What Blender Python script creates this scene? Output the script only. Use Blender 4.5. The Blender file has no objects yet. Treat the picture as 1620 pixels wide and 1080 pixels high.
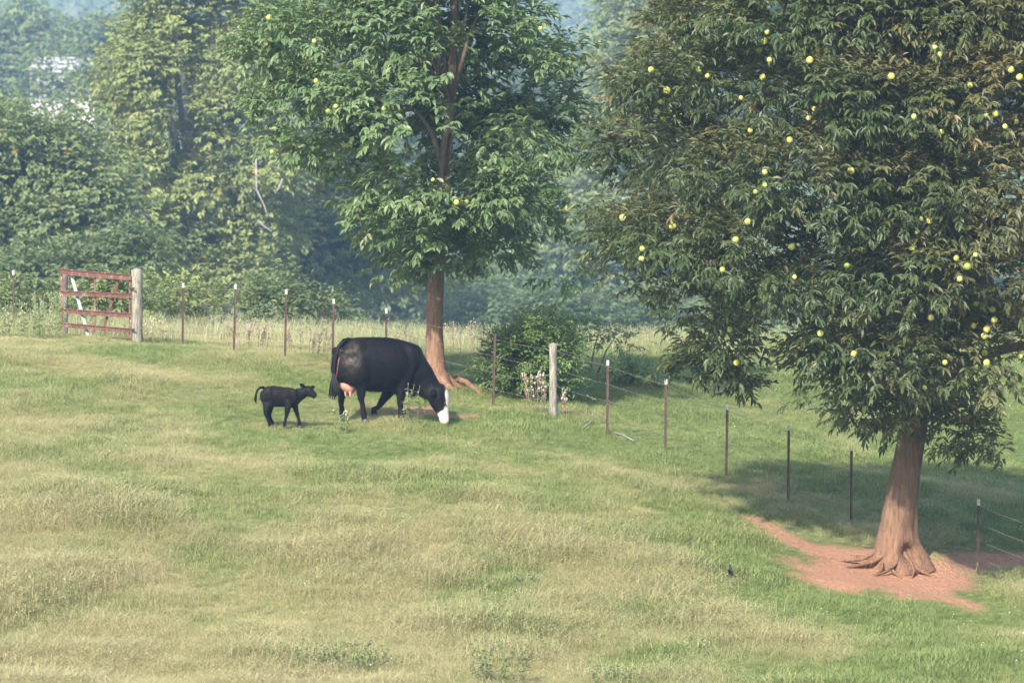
import bpy, math
import numpy as np
from mathutils import Vector, Matrix

# ---------------------------------------------------------------- camera, light, exposure
SC = bpy.context.scene
COL = SC.collection
FPX = 9500.0                    # focal length in pixels of the 1620 px wide photograph
PITCH = math.atan(690.0 / FPX)
ZC = 10.0                       # eye height above the datum
cam_data = bpy.data.cameras.new("camera")
cam_data.sensor_width = 36.0
cam_data.lens = 36.0 * FPX / 1620.0
cam_data.clip_start = 1.0
cam_data.clip_end = 6000.0
cam_data.dof.use_dof = True
cam_data.dof.focus_distance = 99.0
cam_data.dof.aperture_fstop = 4.5
cam = bpy.data.objects.new("camera", cam_data)
cam.location = (0, 0, ZC)
cam.rotation_euler = (math.radians(90) - PITCH, 0, 0)
COL.objects.link(cam)
SC.camera = cam

SUN_EL, SUN_ROT = math.radians(37), math.radians(202)   # behind the camera, to the left
sdir = Vector((math.sin(SUN_ROT) * math.cos(SUN_EL), math.cos(SUN_ROT) * math.cos(SUN_EL), math.sin(SUN_EL)))
world = bpy.data.worlds.new("World")
SC.world = world
world.use_nodes = True
wn = world.node_tree
sky = wn.nodes.new("ShaderNodeTexSky")
sky.sky_type = 'NISHITA'
sky.sun_disc = False
sky.sun_elevation = SUN_EL
sky.sun_rotation = SUN_ROT
sky.air_density = 1.2
sky.dust_density = 2.0
bg = wn.nodes["Background"]
bg.inputs[1].default_value = 0.15
wn.links.new(sky.outputs[0], bg.inputs[0])
sun_data = bpy.data.lights.new("sun", 'SUN')
sun_data.energy = 4.4
sun_data.angle = math.radians(1.6)
sun_data.color = (1.0, 0.93, 0.82)
sun = bpy.data.objects.new("sun", sun_data)
sun.rotation_euler = sdir.to_track_quat('Z', 'Y').to_euler()
sun.location = (-60, -60, 90)
COL.objects.link(sun)
SC.view_settings.view_transform = 'Standard'
SC.view_settings.look = 'None'
SC.view_settings.gamma = 1
SC.view_settings.use_curve_mapping = False
SC.view_settings.exposure = 1.22
SC.render.engine = 'CYCLES'
SC.cycles.volume_bounces = 1
SC.cycles.max_bounces = 7
SC.cycles.transparent_max_bounces = 8

rng = np.random.default_rng(11)

# ---------------------------------------------------------------- geometry of the view and the land
cp, sp = math.cos(PITCH), math.sin(PITCH)

def ray(u, v):
    a, b = (u - 810.0) / FPX, (v - 540.0) / FPX
    return np.array([a, cp - b * sp, -sp - b * cp])

def at(u, v, y):
    r = ray(u, v)
    p = r * (y / r[1])
    p[2] += ZC
    return p

def proj(P):
    P = np.asarray(P, float)
    x, y, z = P[..., 0], P[..., 1], P[..., 2] - ZC
    f = y * cp - z * sp
    up = y * sp + z * cp
    return 810 + FPX * x / f, 540 - FPX * up / f

def vnoise(x, y, seed=0):
    x = np.asarray(x, float); y = np.asarray(y, float)
    xi, yi = np.floor(x).astype(np.int64), np.floor(y).astype(np.int64)
    fx, fy = x - xi, y - yi
    fx, fy = fx * fx * (3 - 2 * fx), fy * fy * (3 - 2 * fy)
    def h(a, b):
        n = (a * 374761393 + b * 668265263 + seed * 974711) & 0x7fffffff
        n = ((n ^ (n >> 13)) * 1274126177) & 0x7fffffff
        return ((n ^ (n >> 16)) & 0xffff) / 65535.0
    return ((h(xi, yi) * (1 - fx) + h(xi + 1, yi) * fx) * (1 - fy)
            + (h(xi, yi + 1) * (1 - fx) + h(xi + 1, yi + 1) * fx) * fy)

def fbm(x, y, seed=0, n=4):
    s, a, t = 0, 1.0, 0
    for i in range(n):
        s = s + a * vnoise(np.asarray(x) * 2 ** i + 17.3 * i, np.asarray(y) * 2 ** i + 5.1 * i, seed + i)
        t += a; a *= .5
    return s / t

CTRL = [(0, 1080, 77), (810, 1080, 78), (1620, 1080, 79.5), (0, 800, 88), (500, 800, 89), (810, 800, 90.5), (1100, 830, 91),
        (1420, 892, 91.5), (1620, 905, 92), (1548, 905, 91.5), (1348, 828, 94.5), (1248, 795, 96), (1150, 748, 98),
        (1053, 710, 100), (962, 685, 101.5), (875, 662, 103), (783, 640, 105), (600, 664, 100), (440, 677, 99),
        (690, 612, 106), (612, 596, 107), (529, 580, 107.5), (452, 567, 108.5), (372, 554, 110), (290, 547, 112),
        (217, 540, 112), (100, 535, 114), (0, 525, 117), (400, 537, 119), (800, 547, 122), (1250, 545, 124), (1620, 547, 127),
        (1620, 730, 108), (1300, 640, 112), (1420, 720, 105), (0, 640, 98), (200, 640, 99.5), (1100, 620, 111)]
_cp = np.array([at(*c) for c in CTRL])
_cz = np.concatenate([_cp[:, 2], np.array([5.2, 4.9, 4.9, 2.2, .3])])
_cxy = np.concatenate([_cp[:, :2], np.array([[0, 5], [-22, 25], [22, 25], [0, 45], [-1, 66]])])
def _phi(r):
    return np.where(r > 0, r * r * np.log(np.maximum(r, 1e-9)), 0)
_n = len(_cxy)
_A = np.zeros((_n + 3, _n + 3))
_A[:_n, :_n] = _phi(np.linalg.norm(_cxy[:, None] - _cxy[None], axis=2)) + np.eye(_n) * 1.5
_A[:_n, _n] = 1; _A[:_n, _n + 1:] = _cxy
_A[_n:, :_n] = _A[:_n, _n:].T
_w = np.linalg.solve(_A, np.concatenate([_cz, [0, 0, 0]]))

def sstep(a, b, x):
    t = np.clip((x - a) / (b - a), 0, 1)
    return t * t * (3 - 2 * t)

def land(x, y):
    x = np.asarray(x, float); y = np.asarray(y, float)
    shp = np.broadcast(x, y).shape
    x = np.broadcast_to(x, shp).ravel(); y = np.broadcast_to(y, shp).ravel()
    yc = np.clip(121 + .45 * x, 113, 129)
    xn = np.clip(x, -26, 26); yn = np.minimum(y, yc)
    r = np.sqrt((xn[:, None] - _cxy[None, :, 0]) ** 2 + (yn[:, None] - _cxy[None, :, 1]) ** 2)
    z = _phi(r) @ _w[:_n] + _w[_n] + _w[_n + 1] * xn + _w[_n + 2] * yn
    z = np.where(y < 66, np.clip(z, -1, 7.6 - np.maximum(y, 0) * .115), z)
    z = z + .14 * (fbm(x * .35, y * .35, 3, 3) - .5) + .09 * (vnoise(x * .9, y * .9, 9) - .5)
    # the red earth heaped round the foot of the big tree
    z = z + .16 * np.exp(-(((x - 6.0) / .75) ** 2 + ((y - 91.5) / .9) ** 2)) + .17 * np.exp(-(((x - 6.5) / .33) ** 2 + ((y - 91.5) / .5) ** 2))
    dd = np.maximum(y - yc, 0)
    z = z - 25.0 * (1 - np.exp(-(dd / 42) ** 2))
    z = z - 14.0 * sstep(300, 900, y)
    far = sstep(1300, 2700, y)
    z = z + far * (62 + 70 * fbm(x * .0016 + 3, y * .0012, 21, 3)) + sstep(250, 700, y) * 5 * (fbm(x * .006, y * .006, 31, 3) - .5)
    return z.reshape(shp)

def ground_at(u, v, lo=66, hi=126):
    ys = np.linspace(lo, hi, 900)
    r = ray(u, v)
    P = r[None] * (ys / r[1])[:, None]
    g = land(P[:, 0], ys)
    d = P[:, 2] + ZC - g
    i = np.argmax(d < 0)
    if d[i] >= 0: i = len(ys) - 1
    t = d[i - 1] / (d[i - 1] - d[i]) if i > 0 else 0
    y = ys[i - 1] + t * (ys[i] - ys[i - 1])
    x = r[0] * y / r[1]
    return np.array([x, y, float(land(x, y))])

def soil_mask(u, v, x, y):
    n = .8 * (fbm(x * 1.3, y * .8, 51, 4) - .5) + .55 * (fbm(x * 4.5, y * 2.2, 53, 3) - .5)
    def blob(cu, cv, ru, rv, soft=.35):
        q = np.sqrt(((u - cu) / ru) ** 2 + ((v - cv) / rv) ** 2) + n * .9
        return 1 - sstep(1 - soft, 1 + soft * .5, q)
    def seg(u0, v0, u1, v1, w, k=1.0):
        t = np.clip(((u - u0) * (u1 - u0) + (v - v0) * (v1 - v0)) / ((u1 - u0) ** 2 + (v1 - v0) ** 2), 0, 1)
        q = np.hypot(u - u0 - t * (u1 - u0), (v - v0 - t * (v1 - v0)) * 1.6) / w + n * 1.5
        return k * (1 - sstep(.6, 1.2, q))
    m = blob(1372, 898, 140, 36)
    m = np.maximum(m, blob(1460, 910, 85, 36))
    m = np.maximum(m, blob(1575, 885, 120, 17))
    m = np.maximum(m, seg(1190, 818, 1290, 872, 13))
    m = np.maximum(m, seg(1040, 745, 1200, 822, 9, .8) * (n > -.02))
    m = np.maximum(m, seg(1430, 915, 1550, 962, 14, .9))
    m = np.maximum(m, .8 * blob(664, 648, 42, 8))
    m = np.maximum(m, blob(738, 657, 30, 4) * .7)
    m = np.maximum(m, blob(612, 652, 26, 5) * .6)
    return m

# ---------------------------------------------------------------- helpers
def mat(name):
    m = bpy.data.materials.new(name); m.use_nodes = True
    nt = m.node_tree
    return m, nt, nt.nodes["Principled BSDF"], nt.nodes["Material Output"]

def N(nt, t, **kw):
    n = nt.nodes.new(t)
    for k, v in kw.items():
        if k.startswith("i_"):
            key = k[2:]
            n.inputs[int(key) if key.isdigit() else key.replace("_", " ")].default_value = v
        else:
            setattr(n, k, v)
    return n

def ramp(nt, fac, stops):
    r = nt.nodes.new("ShaderNodeValToRGB")
    els = r.color_ramp.elements
    while len(els) < len(stops): els.new(.5)
    for e, (p, c) in zip(els, stops):
        e.position = p; e.color = (c[0], c[1], c[2], 1)
    nt.links.new(fac, r.inputs[0])
    return r.outputs[0]

def mix(nt, fac, a, b, mode='MIX'):
    m = nt.nodes.new("ShaderNodeMix"); m.data_type = 'RGBA'; m.blend_type = mode
    for sock, val in ((m.inputs[0], fac), (m.inputs[6], a), (m.inputs[7], b)):
        if hasattr(val, "is_output"): nt.links.new(val, sock)
        elif isinstance(val, (int, float)): sock.default_value = val
        else: sock.default_value = (*val, 1)
    return m.outputs[2]

def noise(nt, scale, detail=4, vec=None, rough=.6):
    n = N(nt, "ShaderNodeTexNoise"); n.inputs["Scale"].default_value = scale
    n.inputs["Detail"].default_value = detail; n.inputs["Roughness"].default_value = rough
    if vec is not None: nt.links.new(vec, n.inputs["Vector"])
    return n.outputs["Fac"]

def bump(nt, h, bsdf, strength=.4, dist=.02):
    b = N(nt, "ShaderNodeBump"); b.inputs["Strength"].default_value = strength; b.inputs["Distance"].default_value = dist
    nt.links.new(h, b.inputs["Height"]); nt.links.new(b.outputs[0], bsdf.inputs["Normal"])

def leaf_mat(name, dark, mid, light, brown, translucent=.3, rough=.45, brown_at=.93):
    m, nt, bs, out = mat(name)
    a = N(nt, "ShaderNodeAttribute", attribute_name="tint")
    g = N(nt, "ShaderNodeNewGeometry")
    nz = noise(nt, 1.3, 3, g.outputs["Position"])
    c = ramp(nt, a.outputs["Fac"], [(0, dark), (.45, mid), (.85, light), (brown_at, brown)])
    c = mix(nt, .5, c, ramp(nt, nz, [(.3, dark), (.7, light)]))
    a2 = N(nt, "ShaderNodeAttribute", attribute_name="aged")
    c = mix(nt, a2.outputs["Fac"], c, brown)
    # undersides are paler
    c2 = mix(nt, .30, c, (.28, .32, .18))
    cc = mix(nt, g.outputs["Backfacing"], c, c2)
    nt.links.new(cc, bs.inputs["Base Color"])
    bs.inputs["Roughness"].default_value = rough
    bs.inputs["Specular IOR Level"].default_value = .5
    tr = N(nt, "ShaderNodeBsdfTranslucent")
    ct = mix(nt, .4, c, (.30, .38, .05))
    nt.links.new(ct, tr.inputs[0])
    ms = N(nt, "ShaderNodeMixShader"); ms.inputs[0].default_value = translucent
    nt.links.new(bs.outputs[0], ms.inputs[1]); nt.links.new(tr.outputs[0], ms.inputs[2])
    nt.links.new(ms.outputs[0], out.inputs[0])
    return m

def plain(name, col, rough=.8, var=.25, scale=12, bumps=.3, dist=.01, obj=True):
    m, nt, bs, out = mat(name)
    tc = N(nt, "ShaderNodeTexCoord")
    nz = noise(nt, scale, 5, tc.outputs["Object"])
    d = tuple(c * (1 - var) for c in col); l = tuple(min(c * (1 + var), 1) for c in col)
    nt.links.new(ramp(nt, nz, [(.3, d), (.7, l)]), bs.inputs["Base Color"])
    bs.inputs["Roughness"].default_value = rough
    if bumps: bump(nt, nz, bs, bumps, dist)
    return m

def mesh_np(name, V, F, material=None, parent=None, attrs=None, smooth=False, loc=None):
    me = bpy.data.meshes.new(name)
    V = np.asarray(V, np.float32); F = np.asarray(F, np.int32)
    k = F.shape[1]
    me.vertices.add(len(V)); me.vertices.foreach_set("co", V.ravel())
    me.loops.add(F.size); me.loops.foreach_set("vertex_index", F.ravel())
    me.polygons.add(len(F)); me.polygons.foreach_set("loop_start", np.arange(0, F.size, k, dtype=np.int32))
    me.polygons.foreach_set("use_smooth", np.full(len(F), smooth))
    me.update(calc_edges=True)
    for an, av in (attrs or {}).items():
        at_ = me.attributes.new(an, 'FLOAT', 'POINT')
        at_.data.foreach_set("value", np.asarray(av, np.float32))
    if material: me.materials.append(material)
    o = bpy.data.objects.new(name, me); COL.objects.link(o)
    if parent: o.parent = parent
    if loc is not None: o.location = loc
    return o

def tag(o, label=None, cat=None, group=None, kind=None):
    if label: o["label"] = label
    if cat: o["category"] = cat
    if group: o["group"] = group
    if kind: o["kind"] = kind
    return o

def empty(name, loc, label, cat, group=None, rz=0):
    o = bpy.data.objects.new(name, None); COL.objects.link(o)
    o.location = tuple(float(c) for c in loc); o.rotation_euler = (0, 0, rz)
    o.empty_display_size = .3
    return tag(o, label, cat, group)

class MB:
    """collects tubes, boxes and balls (all quads/tris kept as triangles)"""
    def __init__(s): s.V, s.F, s.n = [], [], 0
    def add(s, V, F):
        s.V.append(np.asarray(V, float)); s.F.append(np.asarray(F, int) + s.n); s.n += len(V)
    def tube(s, pts, rad, seg=10, ref=(0, 0, 1), cap=True, jitter=0, side=None):
        """loft of ellipses; rad = [(r_in_plane, r_side)] or floats"""
        P = np.asarray(pts, float); n = len(P)
        R = np.array([(r, r) if np.isscalar(r) else r for r in rad], float)
        T = np.gradient(P, axis=0); T /= np.linalg.norm(T, axis=1)[:, None]
        S0 = np.array(side if side is not None else (0, 1, 0), float)
        V = []
        a = np.linspace(0, 2 * np.pi, seg, endpoint=False)
        for i in range(n):
            S = S0 - T[i] * S0.dot(T[i])
            if np.linalg.norm(S) < 1e-3: S = np.array([1., 0, 0]) - T[i] * T[i][0]
            S /= np.linalg.norm(S); U = np.cross(T[i], S)
            jr = 1 + (rng.random(seg) - .5) * jitter
            V.append(P[i] + (np.cos(a) * R[i, 0] * jr)[:, None] * U + (np.sin(a) * R[i, 1] * jr)[:, None] * S)
        V = np.concatenate(V); F = []
        for i in range(n - 1):
            for k in range(seg):
                a0, a1 = i * seg + k, i * seg + (k + 1) % seg
                b0, b1 = a0 + seg, a1 + seg
                F += [(a0, a1, b1), (a0, b1, b0)]
        if cap:
            V = np.concatenate([V, [P[0] - T[0] * R[0].min() * .4], [P[-1] + T[-1] * R[-1].min() * .4]])
            c0, c1 = n * seg, n * seg + 1
            for k in range(seg):
                F += [(c0, (k + 1) % seg, k), (c1, (n - 1) * seg + k, (n - 1) * seg + (k + 1) % seg)]
        s.add(V, F); return s
    def ball(s, c, r, seg=14, rings=9):
        r = np.array(r if not np.isscalar(r) else (r, r, r), float)
        V = [[0, 0, 1]]
        for i in range(1, rings):
            t = math.pi * i / rings
            for k in range(seg):
                p = 2 * math.pi * k / seg
                V.append([math.sin(t) * math.cos(p), math.sin(t) * math.sin(p), math.cos(t)])
        V.append([0, 0, -1]); F = []
        for k in range(seg):
            F.append((0, 1 + k, 1 + (k + 1) % seg))
            e = 1 + (rings - 2) * seg
            F.append((len(V) - 1, e + (k + 1) % seg, e + k))
        for i in range(rings - 2):
            for k in range(seg):
                a0, a1 = 1 + i * seg + k, 1 + i * seg + (k + 1) % seg
                F += [(a0, a0 + seg, a1 + seg), (a0, a1 + seg, a1)]
        s.add(np.array(V) * r + np.array(c), F); return s
    def box(s, c, h, R=None):
        V = np.array([(x, y, z) for x in (-1, 1) for y in (-1, 1) for z in (-1, 1)], float) * np.array(h)
        if R is not None: V = V @ np.asarray(R).T
        F = [(0, 1, 3), (0, 3, 2), (4, 6, 7), (4, 7, 5), (0, 4, 5), (0, 5, 1), (2, 3, 7), (2, 7, 6), (0, 2, 6), (0, 6, 4), (1, 5, 7), (1, 7, 3)]
        s.add(V + np.array(c), F); return s
    def beam(s, p, q, w, h, up=(0, 0, 1)):
        p, q = np.array(p, float), np.array(q, float)
        d = q - p; L = np.linalg.norm(d); d /= L
        sd = np.cross(d, up); sd /= np.linalg.norm(sd); u2 = np.cross(sd, d)
        return s.box((p + q) / 2, (L / 2, w / 2, h / 2), np.stack([d, sd, u2], 1))
    def get(s): return np.concatenate(s.V), np.concatenate(s.F)
    def build(s, name, material, parent=None, smooth=True, attrs=None, loc=None):
        V, F = s.get()
        return mesh_np(name, V, F, material, parent, attrs, smooth, loc)

# ---------------------------------------------------------------- materials
def ground_material():
    m, nt, bs, out = mat("meadow soil")
    g = N(nt, "ShaderNodeNewGeometry")
    pos = g.outputs["Position"]
    dry = N(nt, "ShaderNodeAttribute", attribute_name="dry").outputs["Fac"]
    soil = N(nt, "ShaderNodeAttribute", attribute_name="soil").outputs["Fac"]
    n1 = noise(nt, 2.2, 6, pos); n2 = noise(nt, 14, 5, pos)
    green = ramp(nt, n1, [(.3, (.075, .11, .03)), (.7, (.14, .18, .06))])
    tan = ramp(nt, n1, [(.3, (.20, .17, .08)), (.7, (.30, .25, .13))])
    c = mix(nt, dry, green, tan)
    clay = ramp(nt, n2, [(.25, (.31, .165, .10)), (.5, (.37, .19, .115)), (.75, (.46, .275, .18))])
    c = mix(nt, soil, c, clay)
    nt.links.new(c, bs.inputs["Base Color"])
    bs.inputs["Roughness"].default_value = .95
    bs.inputs["Specular IOR Level"].default_value = .1
    n4 = noise(nt, 38, 6, pos, .75)
    c = mix(nt, ramp(nt, n4, [(.28, (.7, .7, .7)), (.38, (0, 0, 0))]), c, (.16, .09, .055))
    nt.links.new(c, bs.inputs["Base Color"])
    bump(nt, n2, bs, .9, .09)
    return m

def grass_mat(name, green_lo, green_hi, tan_lo, tan_hi, bias=0.0, trans=.3):
    m, nt, bs, out = mat(name)
    at_ = N(nt, "ShaderNodeAttribute", attribute_name="dry", attribute_type='INSTANCER')
    oi = N(nt, "ShaderNodeObjectInfo")
    nz = noise(nt, .9, 4, oi.outputs["Location"])
    g = mix(nt, oi.outputs["Random"], green_lo, green_hi)
    t = mix(nt, nz, tan_lo, tan_hi)
    a = N(nt, "ShaderNodeMath", operation='ADD'); a.inputs[1].default_value = bias
    nt.links.new(at_.outputs["Fac"], a.inputs[0])
    r = N(nt, "ShaderNodeMath", operation='MULTIPLY_ADD'); r.inputs[1].default_value = .5; 
    sub = N(nt, "ShaderNodeMath", operation='SUBTRACT'); sub.inputs[1].default_value = .5
    nt.links.new(oi.outputs["Random"], sub.inputs[0])
    nt.links.new(sub.outputs[0], r.inputs[0]); nt.links.new(a.outputs[0], r.inputs[2]); r.use_clamp = True
    c = mix(nt, r.outputs[0], g, t)
    nt.links.new(c, bs.inputs["Base Color"])
    bs.inputs["Roughness"].default_value = .6
    bs.inputs["Specular IOR Level"].default_value = .3
    tr = N(nt, "ShaderNodeBsdfTranslucent"); nt.links.new(c, tr.inputs[0])
    ms = N(nt, "ShaderNodeMixShader"); ms.inputs[0].default_value = trans
    nt.links.new(bs.outputs[0], ms.inputs[1]); nt.links.new(tr.outputs[0], ms.inputs[2])
    nt.links.new(ms.outputs[0], out.inputs[0])
    return m

def bark_material(name, base, hi, clay=None, clay_h=1.2):
    m, nt, bs, out = mat(name)
    tc = N(nt, "ShaderNodeTexCoord")
    mp = N(nt, "ShaderNodeMapping"); mp.inputs["Scale"].default_value = (1, 1, .13)
    nt.links.new(tc.outputs["Object"], mp.inputs[0])
    n1 = noise(nt, 26, 6, mp.outputs[0], .7); n2 = noise(nt, 3, 4, tc.outputs["Object"])
    c = ramp(nt, n1, [(.32, tuple(k * .45 for k in base)), (.5, base), (.68, hi)])
    c = mix(nt, n2, c, tuple(k * .8 for k in base), 'MIX')
    if clay:
        sep = N(nt, "ShaderNodeSeparateXYZ"); nt.links.new(tc.outputs["Object"], sep.inputs[0])
        mr = N(nt, "ShaderNodeMapRange"); mr.inputs["From Min"].default_value = clay_h * .25; mr.inputs["From Max"].default_value = clay_h * 1.3
        mr.inputs["To Min"].default_value = 1.0; mr.inputs["To Max"].default_value = 0.0
        ad = N(nt, "ShaderNodeMath", operation='MULTIPLY_ADD'); ad.inputs[1].default_value = 1.1; 
        nt.links.new(n2, ad.inputs[0]); nt.links.new(sep.outputs[2], ad.inputs[2])
        nt.links.new(ad.outputs[0], mr.inputs["Value"])
        cl = ramp(nt, n1, [(.3, tuple(k * .5 for k in clay)), (.5, clay), (.7, tuple(min(1, k * 1.35) for k in clay))])
        c = mix(nt, mr.outputs[0], c, cl)
    nt.links.new(c, bs.inputs["Base Color"])
    bs.inputs["Roughness"].default_value = .9; bs.inputs["Specular IOR Level"].default_value = .2
    bump(nt, n1, bs, .9, .05)
    return m

M = {}
M["ground"] = ground_material()
M["green_grass"] = grass_mat("green grass", (.13, .18, .045), (.25, .31, .11), (.28, .30, .11), (.38, .36, .15))
M["dry_grass"] = grass_mat("dry grass", (.23, .28, .10), (.34, .37, .15), (.38, .355, .165), (.52, .46, .26), .15, .35)
M["tall_grass"] = grass_mat("tall seeding grass", (.22, .28, .10), (.32, .36, .15), (.44, .40, .22), (.56, .50, .32), .1, .35)
M["chestnut_leaf"] = leaf_mat("chestnut leaves", (.017, .036, .010), (.034, .062, .016), (.070, .098, .030), (.17, .125, .05), .25, .52)
M["chestnut_leaf_b"] = leaf_mat("chestnut leaves of middle tree", (.035, .072, .022), (.075, .14, .045), (.18, .25, .11), (.26, .26, .13), .3, .5, .95)
M["bark_clay"] = bark_material("rubbed bark", (.15, .105, .07), (.25, .19, .13), (.215, .118, .073), 1.6)
M["bark_mid"] = bark_material("middle tree bark", (.17, .13, .09), (.30, .235, .17), (.25, .14, .085), 2.4)
M["bark_pale"] = plain("pale bark", (.22, .215, .20), .85, .4, 5)
M["bark_dark"] = plain("dark bark", (.10, .08, .06), .9, .4, 6)
def bur_mat():
    m, nt, bs, out = mat("green bur"); oi = N(nt, "ShaderNodeObjectInfo")
    nt.links.new(ramp(nt, oi.outputs["Random"], [(0, (.26, .32, .08)), (.5, (.46, .48, .13)), (1, (.60, .55, .18))]), bs.inputs["Base Color"])
    bs.inputs["Roughness"].default_value = .85
    return m
M["bur"] = bur_mat()
M["rust"] = plain("rusty post steel", (.075, .045, .036), .8, .45, 9)
M["tip"] = plain("white post paint", (.42, .42, .40), .6, .08, 20, 0)
M["wire"] = plain("weathered wire", (.16, .13, .11), .6, .3, 9, 0)
M["clay_tip"] = M["tip"]

# ---------------------------------------------------------------- the land
def field_attrs(X, Y, Z):
    u, v = proj(np.stack([X, Y, Z], -1))
    n = fbm(X * .5 + 7, Y * .28, 71, 4) - .5
    n2 = fbm(X * .16, Y * .12, 77, 3) - .5
    n3 = fbm(X * 1.7, Y * .9, 79, 3) - .5
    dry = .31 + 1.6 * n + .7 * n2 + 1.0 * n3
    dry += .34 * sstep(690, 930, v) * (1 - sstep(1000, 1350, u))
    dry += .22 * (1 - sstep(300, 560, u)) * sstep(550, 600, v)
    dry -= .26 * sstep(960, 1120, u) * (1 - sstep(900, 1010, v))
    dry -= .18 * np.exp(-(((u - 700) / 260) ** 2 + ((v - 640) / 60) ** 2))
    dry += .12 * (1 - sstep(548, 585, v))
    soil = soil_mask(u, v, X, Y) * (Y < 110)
    return u, v, np.clip(dry, 0, 1), np.clip(soil, 0, 1)

ys = np.concatenate([np.arange(-30, 66, 4.0), np.arange(66, 88, .3), np.arange(88, 96, .1), np.arange(96, 136, .28), np.arange(136, 260, 4),
                     np.arange(260, 900, 22), np.arange(900, 3200, 55)])
s = np.linspace(-1, 1, 261)
s = np.sign(s) * (0.38 * np.abs(s) + .62 * np.abs(s) ** 3)
W = np.maximum(40.0, .55 * ys + 12)
W = np.where(ys < 300, np.maximum(40, 12 + .25 * ys), W)
X = s[None, :] * W[:, None]; Y = np.repeat(ys[:, None], len(s), 1)
Z = land(X, Y)
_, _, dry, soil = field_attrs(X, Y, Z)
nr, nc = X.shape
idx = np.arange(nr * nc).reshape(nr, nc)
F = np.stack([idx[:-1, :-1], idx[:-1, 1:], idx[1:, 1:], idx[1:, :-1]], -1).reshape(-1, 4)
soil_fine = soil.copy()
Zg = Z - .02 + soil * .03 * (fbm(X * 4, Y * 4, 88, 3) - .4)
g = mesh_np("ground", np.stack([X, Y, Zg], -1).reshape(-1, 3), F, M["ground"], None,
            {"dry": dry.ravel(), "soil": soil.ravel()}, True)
tag(g, "sloping pasture ground with patches of bare red clay", None, None, "structure")

# ---------------------------------------------------------------- grass (geometry-node instances over a hidden sheet of the same land)
TPL = {}
def blade_tuft(name, n, rad, h0, h1, w, lean, material, seed_head=0.0, curl=.5):
    r = np.random.default_rng(abs(hash_name(name)) % 99999)
    V, F, k = [], [], 0
    for i in range(n):
        a = r.random() * 6.283; d = rad * math.sqrt(r.random())
        b = np.array([d * math.cos(a), d * math.sin(a), 0])
        h = h0 + (h1 - h0) * r.random()
        la = r.random() * 6.283; l = lean * (.3 + r.random()) * h
        D = np.array([math.cos(la), math.sin(la), 0]); S = np.array([-D[1], D[0], 0])
        rows = [(0, 1.0), (.4, .9), (.75, .6), (1, .08)]
        base = k
        for t, ww in rows:
            c = b + D * l * t ** 2 + np.array([0, 0, h * (t - curl * .35 * lean * t ** 3)])
            V += [c - S * w * ww / 2, c + S * w * ww / 2]; k += 2
        for q in range(3):
            o = base + 2 * q
            F += [(o, o + 1, o + 3), (o, o + 3, o + 2)]
        if r.random() < seed_head:
            tipc = b + D * l + np.array([0, 0, h * (1 - curl * .35 * lean)])
            for q in range(7):
                dd = np.array([r.normal(), r.normal(), r.normal() * .6 + .5]); dd /= np.linalg.norm(dd)
                pp = tipc - np.array([0, 0, .02 * q]); L = .02 + .03 * r.random()
                s2 = np.cross(dd, [0, 0, 1]); s2 = s2 / (np.linalg.norm(s2) + 1e-6) * .0035
                V += [pp - s2, pp + s2, pp + dd * L]; F += [(k, k + 1, k + 2)]; k += 3
    me = bpy.data.meshes.new(name)
    me.from_pydata([tuple(v) for v in V], [], F); me.materials.append(material)
    return bpy.data.objects.new(name, me)
def hash_name(s):
    h = 7
    for c in s: h = (h * 31 + ord(c)) & 0xffffff
    return h

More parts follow.
